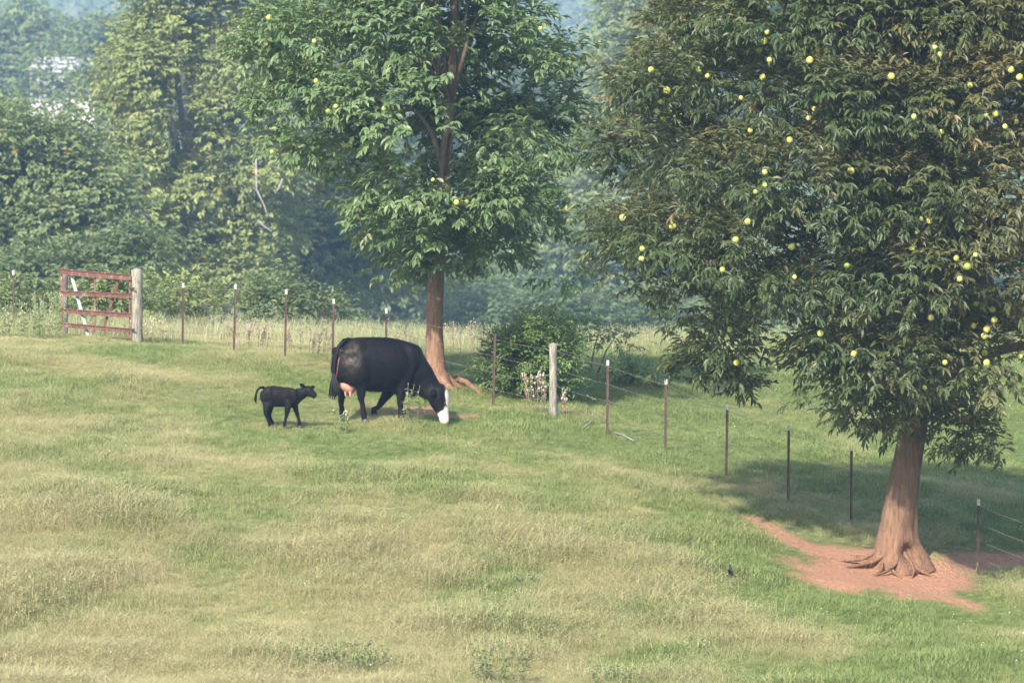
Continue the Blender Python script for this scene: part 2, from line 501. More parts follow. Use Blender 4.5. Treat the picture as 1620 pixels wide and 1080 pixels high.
def gn_scatter(name, patch, templates, density_scale, label, smin, smax, seed):
    col = bpy.data.collections.new(name + "_templates")
    for t in templates: col.objects.link(t)
    ng = bpy.data.node_groups.new(name, 'GeometryNodeTree')
    ng.interface.new_socket("Geometry", in_out='INPUT', socket_type='NodeSocketGeometry')
    ng.interface.new_socket("Geometry", in_out='OUTPUT', socket_type='NodeSocketGeometry')
    nd = ng.nodes; L = ng.links.new
    gi, go = nd.new("NodeGroupInput"), nd.new("NodeGroupOutput")
    dist = nd.new("GeometryNodeDistributePointsOnFaces"); dist.distribute_method = 'RANDOM'
    na = nd.new("GeometryNodeInputNamedAttribute"); na.data_type = 'FLOAT'; na.inputs["Name"].default_value = "density"
    mul = nd.new("ShaderNodeMath"); mul.operation = 'MULTIPLY'; mul.inputs[1].default_value = density_scale
    L(na.outputs["Attribute"], mul.inputs[0]); L(mul.outputs[0], dist.inputs["Density"])
    dist.inputs["Seed"].default_value = seed
    L(gi.outputs[0], dist.inputs["Mesh"])
    ci = nd.new("GeometryNodeCollectionInfo"); ci.inputs["Collection"].default_value = col
    ci.inputs["Separate Children"].default_value = True; ci.inputs["Reset Children"].default_value = True
    ip = nd.new("GeometryNodeInstanceOnPoints"); ip.inputs["Pick Instance"].default_value = True
    L(dist.outputs["Points"], ip.inputs["Points"]); L(ci.outputs[0], ip.inputs["Instance"])
    rv = nd.new("FunctionNodeRandomValue"); rv.data_type = 'FLOAT_VECTOR'
    rv.inputs[0].default_value = (-.12, -.12, 0); rv.inputs[1].default_value = (.12, .12, 6.283); rv.inputs["Seed"].default_value = seed + 1
    L(rv.outputs[0], ip.inputs["Rotation"])
    rs = nd.new("FunctionNodeRandomValue"); rs.data_type = 'FLOAT'
    rs.inputs[2].default_value = smin; rs.inputs[3].default_value = smax; rs.inputs["Seed"].default_value = seed + 2
    ht = nd.new("GeometryNodeInputNamedAttribute"); ht.data_type = 'FLOAT'; ht.inputs["Name"].default_value = "height"
    m2 = nd.new("ShaderNodeMath"); m2.operation = 'MULTIPLY'
    L(rs.outputs[1], m2.inputs[0]); L(ht.outputs["Attribute"], m2.inputs[1])
    L(m2.outputs[0], ip.inputs["Scale"])
    L(ip.outputs[0], go.inputs[0])
    mod = patch.modifiers.new("scatter", 'NODES'); mod.node_group = ng
    tag(patch, label, None, None, "stuff")

px = np.arange(-13.5, 13.6, .33); py = np.arange(64, 131, .33)
PX, PY = np.meshgrid(px, py); PZ = land(PX, PY)
pu, pv, pdry, psoil = field_attrs(PX, PY, PZ)
pi = np.arange(PX.size).reshape(PX.shape)
PF = np.stack([pi[:-1, :-1], pi[:-1, 1:], pi[1:, 1:], pi[1:, :-1]], -1).reshape(-1, 4)
PV = np.stack([PX, PY, PZ - .015], -1).reshape(-1, 3)
inframe = np.clip(1.25 - np.maximum(np.abs(pu - 810) - 900, 0) / 250, .15, 1)
yc_ = np.clip(121 + .45 * PX, 113, 129)
tuss = fbm(PX * .9, PY * .55, 91, 3)                   # tussocks: taller, shorter
cover = np.clip(1 - psoil * 1.6, 0, 1)
cover = np.maximum(cover, .5 * (vnoise(PX * 2.6, PY * 1.6, 95) > .64) * (psoil < .9))
height = .35 + 1.9 * tuss ** 2
low = (1 - .5 * np.exp(-(((pu - 1400) / 190) ** 2 + ((pv - 915) / 55) ** 2))) * (1 - .35 * np.exp(-(((pu - 150) / 130) ** 2 + ((pv - 545) / 20) ** 2)))
bs_ = psoil.copy()
for _ in range(5):
    bs_ = (bs_ + np.roll(bs_, 1, 0) + np.roll(bs_, -1, 0) + np.roll(bs_, 1, 1) + np.roll(bs_, -1, 1)) / 5
low = low * (1 - .75 * np.clip(bs_ * 2, 0, 1))
low = low * (1 - .35 * np.exp(-(((pu - 700) / 40) ** 2 + ((pv - 675) / 14) ** 2)))
def patch(name, dens, hgt):
    return mesh_np(name, PV, PF, None, None, {"density": dens.ravel(), "dry": pdry.ravel(), "height": hgt.ravel()})
gt = [blade_tuft("green_tuft_%d" % i, 52, .18, .05, .16, .006, 1.0, M["green_grass"]) for i in range(4)]
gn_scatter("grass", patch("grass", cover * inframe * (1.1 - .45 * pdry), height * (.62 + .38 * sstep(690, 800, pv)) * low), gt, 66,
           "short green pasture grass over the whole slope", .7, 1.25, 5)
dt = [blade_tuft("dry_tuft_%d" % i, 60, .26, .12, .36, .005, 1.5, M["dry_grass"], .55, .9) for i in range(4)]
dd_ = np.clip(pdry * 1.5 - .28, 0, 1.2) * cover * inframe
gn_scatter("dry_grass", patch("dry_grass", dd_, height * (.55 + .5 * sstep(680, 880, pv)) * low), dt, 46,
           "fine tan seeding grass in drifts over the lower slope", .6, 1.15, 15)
tt = [blade_tuft("tall_tuft_%d" % i, 18, .25, .18, .46, .0065, .55, M["tall_grass"], .9, .4) for i in range(3)]
crest = sstep(-7, 1.5, PY - yc_) * (1 - sstep(4, 8, PY - yc_)) * (.35 + 1.1 * vnoise(PX * .6, PY * .5, 97)) * (pv < 600)
gn_scatter("tall_grass", patch("tall_grass", crest * inframe, np.ones_like(PX)), tt, 8,
           "pale tall seeding grass along the brow of the slope", .6, 1.2, 25)

fw = []
for i in range(3):
    rr_ = np.random.default_rng(70 + i); Vv, Ff, kk = [], [], 0
    for j in range(2 + i):
        c0 = np.array([rr_.normal() * .12, rr_.normal() * .12, rr_.uniform(.22, .36)])
        for q in range(10):
            d_ = rr_.normal(size=3); d_ /= np.linalg.norm(d_); e_ = np.cross(d_, (0, 0, 1.)) * .006
            Vv += [c0 - e_, c0 + e_, c0 + d_ * .013]; Ff.append((kk, kk + 1, kk + 2)); kk += 3
    me_ = bpy.data.meshes.new("bloom_%d" % i); me_.from_pydata([tuple(v) for v in Vv], [], Ff); me_.materials.append(plain("white clover bloom", (.75, .73, .68), .8, .05, 9, 0))
    fw.append(bpy.data.objects.new("bloom_%d" % i, me_))
gn_scatter("wildflowers", patch("wildflowers", (cover > .9) * (vnoise(PX * .4, PY * .3, 98) > .5) * 1.0, np.ones_like(PX)), fw, .22,
           "tiny white blooms dotted through the pasture grass", .7, 1.2, 35)

# ---------------------------------------------------------------- leaves and crowns
L8V = np.array([(0, 0, 0), (.3, .5, .10), (.3, 0, 0), (.3, -.5, .10), (.66, .42, .02), (.66, 0, -.07), (.66, -.42, .02), (1, 0, -.24)])
L8F = np.array([(0, 3, 2), (0, 2, 1), (3, 6, 5), (3, 5, 2), (2, 5, 4), (2, 4, 1), (6, 7, 5), (5, 7, 4)])
L4V = np.array([(0, 0, 0), (.45, .5, .08), (.45, 0, 0), (.45, -.5, .08), (1, 0, -.18)])
L4F = np.array([(0, 3, 2), (0, 2, 1), (3, 4, 2), (2, 4, 1)])

L2V = np.array([(0, 0, 0), (.45, .5, .10), (.45, -.5, .10), (1, 0, -.12)])
L2F = np.array([(0, 3, 1), (0, 2, 3)])

def norm(a): return a / (np.linalg.norm(a, axis=-1, keepdims=True) + 1e-9)

def leaves_mesh(pos, d, up, length, width, tpl=(L8V, L8F)):
    d = norm(d); s = norm(np.cross(up, d)); n = np.cross(d, s)
    TV, TF = tpl
    V = (pos[:, None, :] + length[:, None, None] * TV[None, :, 0:1] * d[:, None, :]
         + (width[:, None, None]) * TV[None, :, 1:2] * s[:, None, :]
         + length[:, None, None] * TV[None, :, 2:3] * n[:, None, :])
    F = TF[None] + (np.arange(len(pos)) * len(TV))[:, None, None]
    return V.reshape(-1, 3), F.reshape(-1, 3)

def crown_sprays(blobs, clump_r, clumps_per_m2, sprays_per_clump, r, shell=.8, inner=.12, holes=(1.0, .36)):
    """blobs: (centre xyz, radii xyz). returns spray origins and outward directions"""
    P, D, C = [], [], []
    for c, rad in blobs:
        area = 4 * math.pi * ((rad[0] * rad[1] + rad[0] * rad[2] + rad[1] * rad[2]) / 3)
        k = max(4, int(area * clumps_per_m2))
        o = norm(r.normal(size=(k, 3)))
        o[:, 2] = np.where(o[:, 2] < -.5, -o[:, 2] * .6, o[:, 2]); o = norm(o)
        q = np.where(r.random(k) < inner, r.random(k) * .7, shell + (1.05 - shell) * r.random(k))
        cc = c + o * rad * q[:, None]
        m = sprays_per_clump
        oo = np.repeat(o, m, 0); cc = np.repeat(cc, m, 0)
        j = r.normal(size=cc.shape) * clump_r * np.array([.6, .6, .35])
        P.append(cc + j); D.append(norm(oo * .9 + norm(j + 1e-6) * .7 + np.array([0, 0, -.1])))
        C.append(np.repeat(r.random(k), m))
    P, D, C = np.concatenate(P), np.concatenate(D), np.concatenate(C)
    q = holes[0]
    n = .5 * fbm(P[:, 0] * q + P[:, 1] * q * .8, P[:, 2] * q * 1.15, 201, 2) + .5 * fbm(P[:, 0] * q * 1.1 + 7, P[:, 2] * q * .9 - P[:, 1] * q * .7, 203, 2)
    k = n > holes[1]
    C = np.clip(C * .6 + (n - .35) * 1.3, 0, 1)
    return P[k], D[k], C[k]

def sprays_to_leaves(P, D, C, r, n=8, twig=.3, L=.17, W=.052, droop=.45, spread=1.0, lenvar=.3, nrm=1.0):
    k = len(P)
    sd = norm(np.cross(D, np.array([0, 0, 1.0])) + 1e-4)
    pos, dr, up = [], [], []
    for i in range(n):
        t = (i + .5) / n
        sgn = 1 if i % 2 else -1
        if i == n - 1: sgn = 0
        p = P + D * (twig * t) + np.array([0, 0, -.10 * twig]) * (t * t)
        ang = spread * (1 - .35 * t)
        rr = r.normal(size=(k, 3)) * .22
        d = D * math.cos(ang) + sd * sgn * math.sin(ang) + np.array([0, 0, -droop]) + rr
        u_ = np.array([0, 0, 1.0]) + D * .35 + r.normal(size=(k, 3)) * .35 * nrm
        pos.append(p); dr.append(d); up.append(u_)
    pos = np.concatenate(pos); dr = np.concatenate(dr); up = np.concatenate(up)
    ln = L * (1 - lenvar + 2 * lenvar * r.random(len(pos)))
    tint = np.clip(np.tile(C, n) * .55 + r.random(len(pos)) * .45, 0, 1)
    return pos, dr, up, ln, ln * (W / L), tint

def blobs_from_px(lst, d, R_px, cu, cv, r, thick=.75, yjit=.3, double=True):
    out = []
    for (u, v, q) in lst:
        rr = q * d / FPX
        dist = math.hypot(u - cu, v - cv) / R_px
        k = math.sqrt(max(0.0, 1 - min(dist, 1) ** 2)) * R_px * d / FPX * thick
        offs = [-k, k] if (double and k > rr * .8) else [r.uniform(-.5, .5) * max(k, .3)]
        for o in offs:
            y = d + o + r.uniform(-yjit, yjit)
            p = at(u, v, y)
            out.append((p, np.array([rr, rr * 1.05, rr * .95]) * (y / d)))
    return out

def trunk_tube(name, pts, rad, material, parent, origin, seg=18, jitter=.12):
    mb = MB(); P = np.array(pts) - origin
    # refine the path
    t = np.linspace(0, len(P) - 1, 5 * len(P))
    Q = np.stack([np.interp(t, range(len(P)), P[:, i]) for i in range(3)], 1)
    R = np.interp(t, range(len(P)), rad)
    for _ in range(3):
        Q[1:-1] = (Q[:-2] + 2 * Q[1:-1] + Q[2:]) / 4; R[1:-1] = (R[:-2] + 2 * R[1:-1] + R[2:]) / 4
    mb.tube(Q, list(R), seg, jitter=jitter, side=(0, 1, 0))
    return mb

def add_limbs(root, origin, forks, blobs, r0, material, r, count=10, taper=.25, name="limb"):
    order = sorted(range(len(blobs)), key=lambda i: -blobs[i][1][0])
    chosen = []
    for i in order:
        if all(np.linalg.norm(blobs[i][0] - blobs[j][0]) > blobs[i][1][0] * 1.0 for j in chosen): chosen.append(i)
        if len(chosen) >= count: break
    for i in chosen:
        e = blobs[i][0]
        f = min(forks, key=lambda q: np.linalg.norm(q[0] - e) + max(0, q[0][2] - e[2]) * 1.2)
        s0, rs = f
        m1 = s0 * .6 + e * .4 + np.array([0, 0, .12 * np.linalg.norm(e - s0)]) + r.normal(size=3) * .12
        m2 = s0 * .25 + e * .75 + np.array([0, 0, .08 * np.linalg.norm(e - s0)]) + r.normal(size=3) * .15
        k = r0 * rs
        mb = trunk_tube(name, [s0, m1, m2, e], [k, k * .7, k * .45, k * taper], material, root, origin, 9, .1)
        mb.build(name, material, root)

# ------------------------------ the middle chestnut tree
mid_base = ground_at(692, 612); D_MID = mid_base[1]
MIDB = [(400, 90, 50), (440, 180, 58), (430, 235, 32), (380, 62, 32), (425, 32, 38), (480, 62, 66), (500, 150, 76), (540, 240, 64),
        (472, 235, 44), (600, 60, 100), (620, 180, 100), (640, 290, 92), (700, 100, 100), (720, 220, 104), (740, 330, 92), (660, 370, 74),
        (640, 420, 36), (700, 418, 52), (780, 405, 60), (850, 400, 52), (893, 432, 28), (815, 320, 84), (882, 355, 32), (830, 215, 84),
        (900, 240, 42), (885, 170, 52), (858, 108, 44), (908, 85, 28), (845, 30, 34), (775, 60, 78), (592, 362, 40), (548, 322, 20),
        (650, -60, 130), (760, -50, 105), (540, -40, 84), (640, -170, 120), (740, -170, 95), (836, -60, 50), (900, 300, 30)]
r = np.random.default_rng(3)
mid = empty("chestnut_tree", mid_base, "straight reddish trunked tree behind the grazing cow, large green crown with a few pale burs", "tree", "bur bearing orchard trees")
mb_blobs = blobs_from_px([(685 + (a - 685) * .96, b if b < 0 else 200 + (b - 200) * .98, c * .74) for a, b, c in MIDB], D_MID, 290, 680, 150, r)
P, D, C = crown_sprays(mb_blobs, .23, 8.0, 5, r, holes=(.95, .435))
pos, dr, up, ln, wd, tint = sprays_to_leaves(P, D, C, r, 7, .25, .135, .058, .35, lenvar=.4)
aged = np.tile((np.random.default_rng(1).random(len(P)) > .985).astype(float) * .6, 7)
def crown_mesh(root, base, material, pos, dr, up, ln, wd, tint, aged, front):
    a = leaves_mesh((pos - base)[front], dr[front], up[front], ln[front], wd[front])
    b = leaves_mesh((pos - base)[~front], dr[~front], up[~front], ln[~front] * 1.15, wd[~front] * 1.15, (L2V, L2F))
    V = np.concatenate([a[0], b[0]]); Fc = np.concatenate([a[1], b[1] + len(a[0])])
    att = lambda q: np.concatenate([np.repeat(q[front], 8), np.repeat(q[~front], 4)])
    return mesh_np("crown", V, Fc, material, root, {"tint": att(tint), "aged": att(aged)})
uu, vv = proj(pos)
crown_mesh(mid, mid_base, M["chestnut_leaf_b"], pos, dr, up, ln, wd, tint, aged, (pos[:, 1] < D_MID + .9) & (vv > -25))
MID_LEAF = pos
tp = [mid_base + np.array([0, 0, -.1]), mid_base + np.array([-.0, 0, .12]), at(689, 580, D_MID), at(687, 520, D_MID), at(689, 450, D_MID), at(694, 380, D_MID), at(704, 280, D_MID), at(715, 120, D_MID), at(720, -40, D_MID)]
mbk = trunk_tube("trunk", tp, [.30, .23, .165, .15, .145, .13, .10, .07, .04], None, None, mid_base)
for a in range(5):
    th = a * 1.26 + .3; dv = np.array([math.cos(th), math.sin(th), 0])
    mbk.tube([np.array([0, 0, .22]) + dv * .1, dv * .3 + np.array([0, 0, .04]), dv * .62 + np.array([0, 0, -.08])], [.09, .07, .03], 8, jitter=.2)
mbk.build("trunk", M["bark_mid"], mid)
forks = [(at(690, 440, D_MID), .9), (at(694, 380, D_MID), .8), (at(704, 280, D_MID), .65), (at(712, 170, D_MID), .5)]
add_limbs(mid, mid_base, forks, mb_blobs, .085, M["bark_mid"], r, 14)

# ------------------------------ the big chestnut tree on the right
big_base = ground_at(1420, 892); D_BIG = big_base[1]
BIGB = [(1068, 40, 42), (1130, 20, 72), (1240, 30, 105), (1370, 40, 115), (1500, 40, 115), (1620, 40, 110), (1010, 155, 46), (1080, 130, 82),
        (1180, 150, 105), (1300, 170, 115), (1430, 180, 115), (1560, 170, 115), (985, 232, 46), (1050, 260, 92), (1160, 290, 105),
        (1290, 300, 115), (1420, 320, 115), (1560, 320, 125), (955, 330, 36), (1005, 370, 62), (1080, 390, 82), (1180, 410, 84),
        (1300, 430, 92), (1430, 450, 115), (1570, 450, 125), (975, 428, 32), (1018, 452, 26), (1115, 495, 52), (1112, 565, 36), (1158, 540, 46),
        (1160, 600, 30), (1180, 618, 18), (1128, 598, 18), (1096, 590, 16), (1190, 470, 50), (1268, 470, 44), (1285, 568, 38), (1335, 540, 74), (1420, 570, 100), (1560, 580, 115),
        (1315, 620, 32), (1362, 645, 38), (1430, 655, 48), (1500, 665, 52), (1580, 685, 56), (1645, 735, 62), (1590, 715, 44), (1625, 755, 44), (1540, 700, 40), (1660, 640, 70), (1385, 600, 56), (1130, 440, 50),
        (1120, -70, 80), (1250, -90, 125), (1400, -120, 145), (1550, -120, 145), (1330, -220, 110), (1460, -250, 130), (1690, -20, 130),
        (1740, 200, 140), (1760, 400, 140), (1730, 560, 120), (1690, 670, 80), (1820, 300, 110), (1600, -230, 110)]
r = np.random.default_rng(4)
big = empty("chestnut_tree", big_base, "massive leaning tree on bare red earth at the fence, crown full of yellow green burs", "tree", "bur bearing orchard trees")
bb = blobs_from_px([(a, b, c * .84) for a, b, c in BIGB], D_BIG, 480, 1420, 200, r, .62)
P, D, C = crown_sprays(bb, .25, 7.4, 5, r, holes=(.70, .385))
u_, v_ = proj(P)
keep = (u_ < 1780) | (r.random(len(P)) < .5)
P, D, C = P[keep], D[keep], C[keep]
pos, dr, up, ln, wd, tint = sprays_to_leaves(P, D, C, r, 8, .25, .128, .040, .34, lenvar=.4)
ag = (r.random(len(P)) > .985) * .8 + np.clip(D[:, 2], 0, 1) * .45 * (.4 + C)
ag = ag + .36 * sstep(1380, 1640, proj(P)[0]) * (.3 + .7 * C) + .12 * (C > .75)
uu, vv = proj(pos)
crown_mesh(big, big_base, M["chestnut_leaf"], pos, dr, up, ln, wd, tint, np.tile(np.clip(ag, 0, 1), 8), (pos[:, 1] < D_BIG + .3) & (vv > -25) & (uu < 1650))
BIG_LEAF = pos
def bp(u, v, o=0): return at(u, v, D_BIG + o)
tp = [bp(1422, 905), bp(1421, 885), bp(1419, 865), bp(1420, 840), bp(1425, 800), bp(1432, 750), bp(1441, 700), bp(1447, 650), bp(1445, 560), bp(1430, 450), bp(1415, 330), bp(1405, 180), bp(1400, 0)]
mbk = trunk_tube("trunk", tp, [.50, .43, .345, .29, .25, .225, .208, .20, .18, .15, .12, .09, .05], None, None, big_base, 56, .02)
V0 = mbk.V[0]
th = np.arctan2(V0[:, 1], V0[:, 0]); hh = V0[:, 2]
cen = np.interp(hh, [p[2] - big_base[2] for p in tp], [p[0] - big_base[0] for p in tp])
flute = 1 + .13 * np.cos(th * 5 + .7) * np.exp(-np.maximum(hh, 0) / .45) + .03 * np.cos(th * 9 + hh * 3) + .10 * (vnoise(th * 7 + 40 + .5 * np.sin(hh * 2), hh * 1.1 + 9, 301) - .5) + .05 * (vnoise(th * 15 + 90, hh * 2.5 + 9, 303) - .5)
V0[:, 0] = cen + (V0[:, 0] - cen) * flute; V0[:, 1] *= flute
hol = np.exp(-(((V0[:, 0] - .13) / .10) ** 2 + ((hh - .17) / .13) ** 2)) * (V0[:, 1] < 0)
V0[:, 1] += hol * .34
roots = [(188, 1.35, .055), (205, 1.0, .06), (221, 1.15, .05), (236, .85, .055), (251, 1.0, .045), (266, .8, .05), (288, .75, .045), (322, .7, .06), (350, .6, .07), (150, .8, .08), (60, .8, .1), (100, .7, .1)]
for a, L, rr in roots:
    th = math.radians(a); dv = np.array([math.cos(th), math.sin(th) * 1.0, 0]); sv = np.array([-dv[1], dv[0], 0])
    pts = []
    for t, h in ((.12, .38), (.26, .20), (.44, .085), (.68, .015), (.95, -.02), (1.2, -.07)):
        p = dv * L * t + sv * .10 * math.sin(t * 5 + a)
        gz = float(land(big_base[0] + p[0], big_base[1] + p[1])) - big_base[2]
        pts.append(p + np.array([0, 0, gz * min(1, t) + h]))
    mbk.tube(pts, [rr * .8, rr * .8, rr * .65, rr * .5, rr * .36, rr * .2], 9, jitter=.25)
tk = mbk.build("trunk", M["bark_clay"], big)
forks = [(bp(1446, 610), 1.0), (bp(1438, 500), .9), (bp(1425, 400), .75), (bp(1412, 280), .55)]
add_limbs(big, big_base, forks, bb, .12, M["bark_clay"], r, 22)

# ------------------------------ burs, each a part of its tree
def bur_mesh():
    mb = MB(); mb.ball((0, 0, 0), .036, 12, 8)
    for i in range(90):
        z = 1 - 2 * (i + .5) / 90; a = i * 2.39996; q = math.sqrt(1 - z * z)
        n = np.array([q * math.cos(a), q * math.sin(a), z])
        s1 = np.cross(n, (0.3, .2, 1)); s1 /= np.linalg.norm(s1); s2 = np.cross(n, s1)
        b = n * .033; t = n * .052
        mb.add([b + s1 * .006, b - s1 * .003 + s2 * .005, b - s1 * .003 - s2 * .005, t], [(0, 1, 3), (1, 2, 3), (2, 0, 3)])
    V, F = mb.get()
    o = mesh_np("bur", V, F, M["bur"], None, None, False)
    return o
bur0 = bur_mesh(); bur_me = bur0.data; bpy.data.objects.remove(bur0)
MIDF = [(855, 45), (855, 193), (607, 172), (430, 240), (547, 231), (531, 168), (519, 176), (685, 284), (738, 319), (845, 388), (895, 331), (425, 28),
        (655, 457), (497, 65), (500, 128), (900, 350), (722, 320), (793, 273), (420, 70)]
BIGF = [(1106, 109), (1119, 120), (1055, 143), (1045, 161), (1039, 176), (1048, 189), (1207, 122), (1213, 51), (1209, 65), (1200, 80), (1172, 155),
        (1217, 95), (1187, 206), (1249, 221), (1287, 172), (1279, 187), (1210, 272), (1210, 293), (1195, 303), (1218, 320), (1164, 379), (1183, 350),
        (1253, 390), (1064, 357), (1016, 393), (1015, 409), (1346, 270), (1486, 86), (1479, 75), (1535, 135), (1599, 110), (1613, 122), (1551, 165),
        (1560, 183), (1553, 203), (1490, 208), (1608, 193), (1446, 184), (1457, 346), (1471, 349), (1451, 367), (1534, 360), (1443, 393), (1513, 408),
        (1543, 403), (985, 344), (1143, 426), (1183, 482), (1091, 520), (1155, 521), (1298, 527), (1257, 438), (1518, 441), (1531, 421), (1544, 480),
        (1561, 521), (1573, 506), (1557, 531), (1558, 558), (1561, 573), (1614, 563), (1473, 502), (1463, 613), (1570, 489), (1495, 573), (1568, 605),
        (1351, 559), (1540, 515), (1165, 573), (1030, 110), (1575, 180), (1590, 200), (1281, 95), (1410, 120), (1340, 420), (1390, 500), (1620, 470)]
def put_burs(root, base, lst, leaf, d):
    lu, lv = proj(leaf)
    for (u, v) in lst:
        near = (np.abs(lu - u) < 9) & (np.abs(lv - v) < 9)
        y = np.percentile(leaf[near, 1], .8) + rng.uniform(-.07, .01) if near.sum() > 2 else d
        p = at(u, v, y)
        o = bpy.data.objects.new("bur", bur_me); COL.objects.link(o)
        o.parent = root; o.location = tuple(p - base)
        k = rng.uniform(.75, 1.2); o.scale = (k, k, k * rng.uniform(.85, 1)); o.rotation_euler = tuple(rng.uniform(0, 3, 3))
put_burs(mid, mid_base, MIDF, MID_LEAF, D_MID)
put_burs(big, big_base, BIGF, BIG_LEAF, D_BIG)

# ---------------------------------------------------------------- background trees
BG = [leaf_mat("background leaves %s" % n, *c, .3, .6, .98) for n, c in
      [("yellow green", ((.075, .11, .03), (.17, .22, .065), (.32, .35, .12), (.30, .22, .06))),
       ("mid green", ((.055, .09, .03), (.12, .17, .055), (.23, .28, .10), (.24, .18, .06))),
       ("deep green", ((.04, .07, .028), (.08, .12, .045), (.15, .20, .075), (.18, .14, .05)))]]

def bg_tree(name, label, blobs_px, d, mati, leaf=.26, dens=5.0, per=3, trunk=True, pale=False, group="trees behind the pasture", cat="tree", seed=0,
            yj=1.0, n=5, thick=.5, R=None, limbs=4):
    r = np.random.default_rng(seed + 100)
    us = [b[0] for b in blobs_px]; vs = [b[1] for b in blobs_px]
    cu = np.mean(us); cv = np.mean(vs)
    R = R or max(max(math.hypot(b[0] - cu, b[1] - cv) + b[2] for b in blobs_px), 30)
    bl = blobs_from_px(blobs_px, d, R, cu, cv, r, thick, yj, True)
    bx, by = at(cu, cv, d)[:2]
    base = np.array([bx, by, float(land(bx, by))])
    root = empty(name, base, label, cat, group)
    P, D, C = crown_sprays(bl, leaf * 3.2, dens * per / 11.0, 11, r, .72, .12, (22.0 / d * 6, .39))
    k = P[:, 2] > land(P[:, 0], P[:, 1]) + .1
    P, D, C = P[k], D[k], C[k]
    pos, dr, up, ln, wd, tint = sprays_to_leaves(P, D, C, r, n, leaf * 1.5, leaf, leaf * .6, .35, 1.1)
    V, Fc = leaves_mesh(pos - base, dr, up, ln, wd, (L2V, L2F))
    mesh_np("crown", V, Fc, BG[mati], root, {"tint": np.repeat(tint, 4), "aged": np.repeat(np.tile((r.random(len(P)) > .99) * .8, n), 4)})
    if trunk:
        bm_ = M["bark_pale"] if pale else M["bark_dark"]
        top = max(b[0][2] for b in bl)
        H = top - base[2]
        tr = [base + np.array([0, 0, -.3]), base + np.array([.1, 0, H * .3]), base + np.array([-.1, 0, H * .6]), base + np.array([0, 0, H * .9])]
        rad = max(.12, H * .018)
        trunk_tube("trunk", tr, [rad * 1.3, rad, rad * .7, rad * .25], None, None, base, 10).build("trunk", bm_, root)
        fk = [(tr[1], 1), (tr[1] * .5 + tr[2] * .5, .9), (tr[2], .7)]
        add_limbs(root, base, fk, bl, rad * .5, bm_, r, limbs)
    return root, base, bl

t2, t2b, _ = bg_tree("broadleaf_tree", "tall yellow green tree with pale bare limbs, left of the middle tree behind the gate",
        [(300, 20, 70), (250, 60, 50), (230, 110, 55), (330, 100, 75), (200, 160, 45), (270, 180, 75), (360, 190, 65), (200, 250, 40), (240, 280, 60),
         (330, 290, 75), (420, 270, 55), (250, 350, 42), (330, 370, 70), (420, 360, 55), (300, 430, 60), (390, 440, 60), (380, 20, 50), (260, -60, 80), (350, -70, 70), (310, 240, 60), (450, 160, 45)],
        262, 0, .24, 6.0, 3, pale=True, seed=1, yj=1.5, limbs=10)
for pts in [((200, 340), (222, 332), (232, 352), (238, 372)), ((196, 378), (215, 372), (238, 366)), ((405, 250), (406, 300), (418, 325), (424, 345)), ((408, 348), (418, 358), (430, 366)), ((447, 283), (442, 296), (436, 306))]:
    w = [at(u, v, 252.0) - t2b for u, v in pts]
    MB().tube(w, list(np.linspace(.045, .03, len(w))), 8, jitter=.15).build("bare_limb", M["bark_pale"], t2)
bg_tree("broadleaf_tree", "rounded bushy tree at the left edge beyond the fence, yellowish on top",
        [(30, 222, 50), (80, 248, 54), (120, 290, 60), (40, 290, 70), (150, 340, 50), (80, 360, 70), (10, 380, 60), (150, 400, 50), (-40, 260, 70), (-60, 380, 80), (90, 430, 55), (185, 300, 30), (12, 192, 25), (118, 186, 11)],
        232, 1, .23, 6.0, 3, seed=2)
bg_tree("broadleaf_tree", "dark green tree filling the gap between the tall pale limbed tree and the middle tree",
        [(500, 330, 60), (480, 400, 60), (560, 400, 60), (540, 340, 45), (600, 440, 50), (520, 450, 55), (440, 430, 40), (560, 280, 40), (470, 250, 45), (490, 100, 60), (480, 10, 60), (450, 30, 40), (600, 350, 50)],
        285, 2, .26, 5.5, 3, seed=3)
bg_tree("broadleaf_tree", "hazy yellowish tree rising between the middle tree and the big right hand tree",
        [(1000, 20, 45), (1050, 60, 50), (990, 100, 45), (1030, 150, 60), (970, 170, 40), (950, 230, 45), (1000, 250, 60), (1080, 200, 60), (980, 310, 50), (940, 290, 40), (1060, 0, 50), (990, 45, 28), (1120, 100, 60), (900, 330, 40)],
        470, 0, .45, 2.2, 3, seed=4, yj=2.5)
bg_tree("broadleaf_tree", "blue grey hazy tree below the pale gap, right of the middle tree's trunk",
        [(900, 400, 50), (960, 380, 50), (1000, 420, 50), (940, 460, 50), (870, 460, 45), (1040, 460, 50), (1000, 500, 40), (1100, 480, 50), (820, 480, 40), (1150, 500, 40), (1200, 510, 35)],
        400, 1, .36, 3.4, 3, seed=5, yj=3)
bg_tree("broadleaf_tree", "dim bluish tree low behind the middle trunk and the cow",
        [(650, 470, 50), (720, 480, 50), (600, 490, 40), (780, 470, 45), (680, 510, 35), (760, 520, 35), (840, 510, 40), (620, 440, 40), (570, 500, 40)],
        350, 2, .38, 2.8, 3, seed=6, yj=2)
bg_tree("broadleaf_tree", "dark round tree right behind the gate, under the bushy yellowish tree",
        [(60, 440, 40), (120, 430, 38), (20, 450, 40), (190, 420, 45), (230, 400, 40), (170, 460, 35)], 190, 2, .2, 8, 3, seed=7, trunk=True)
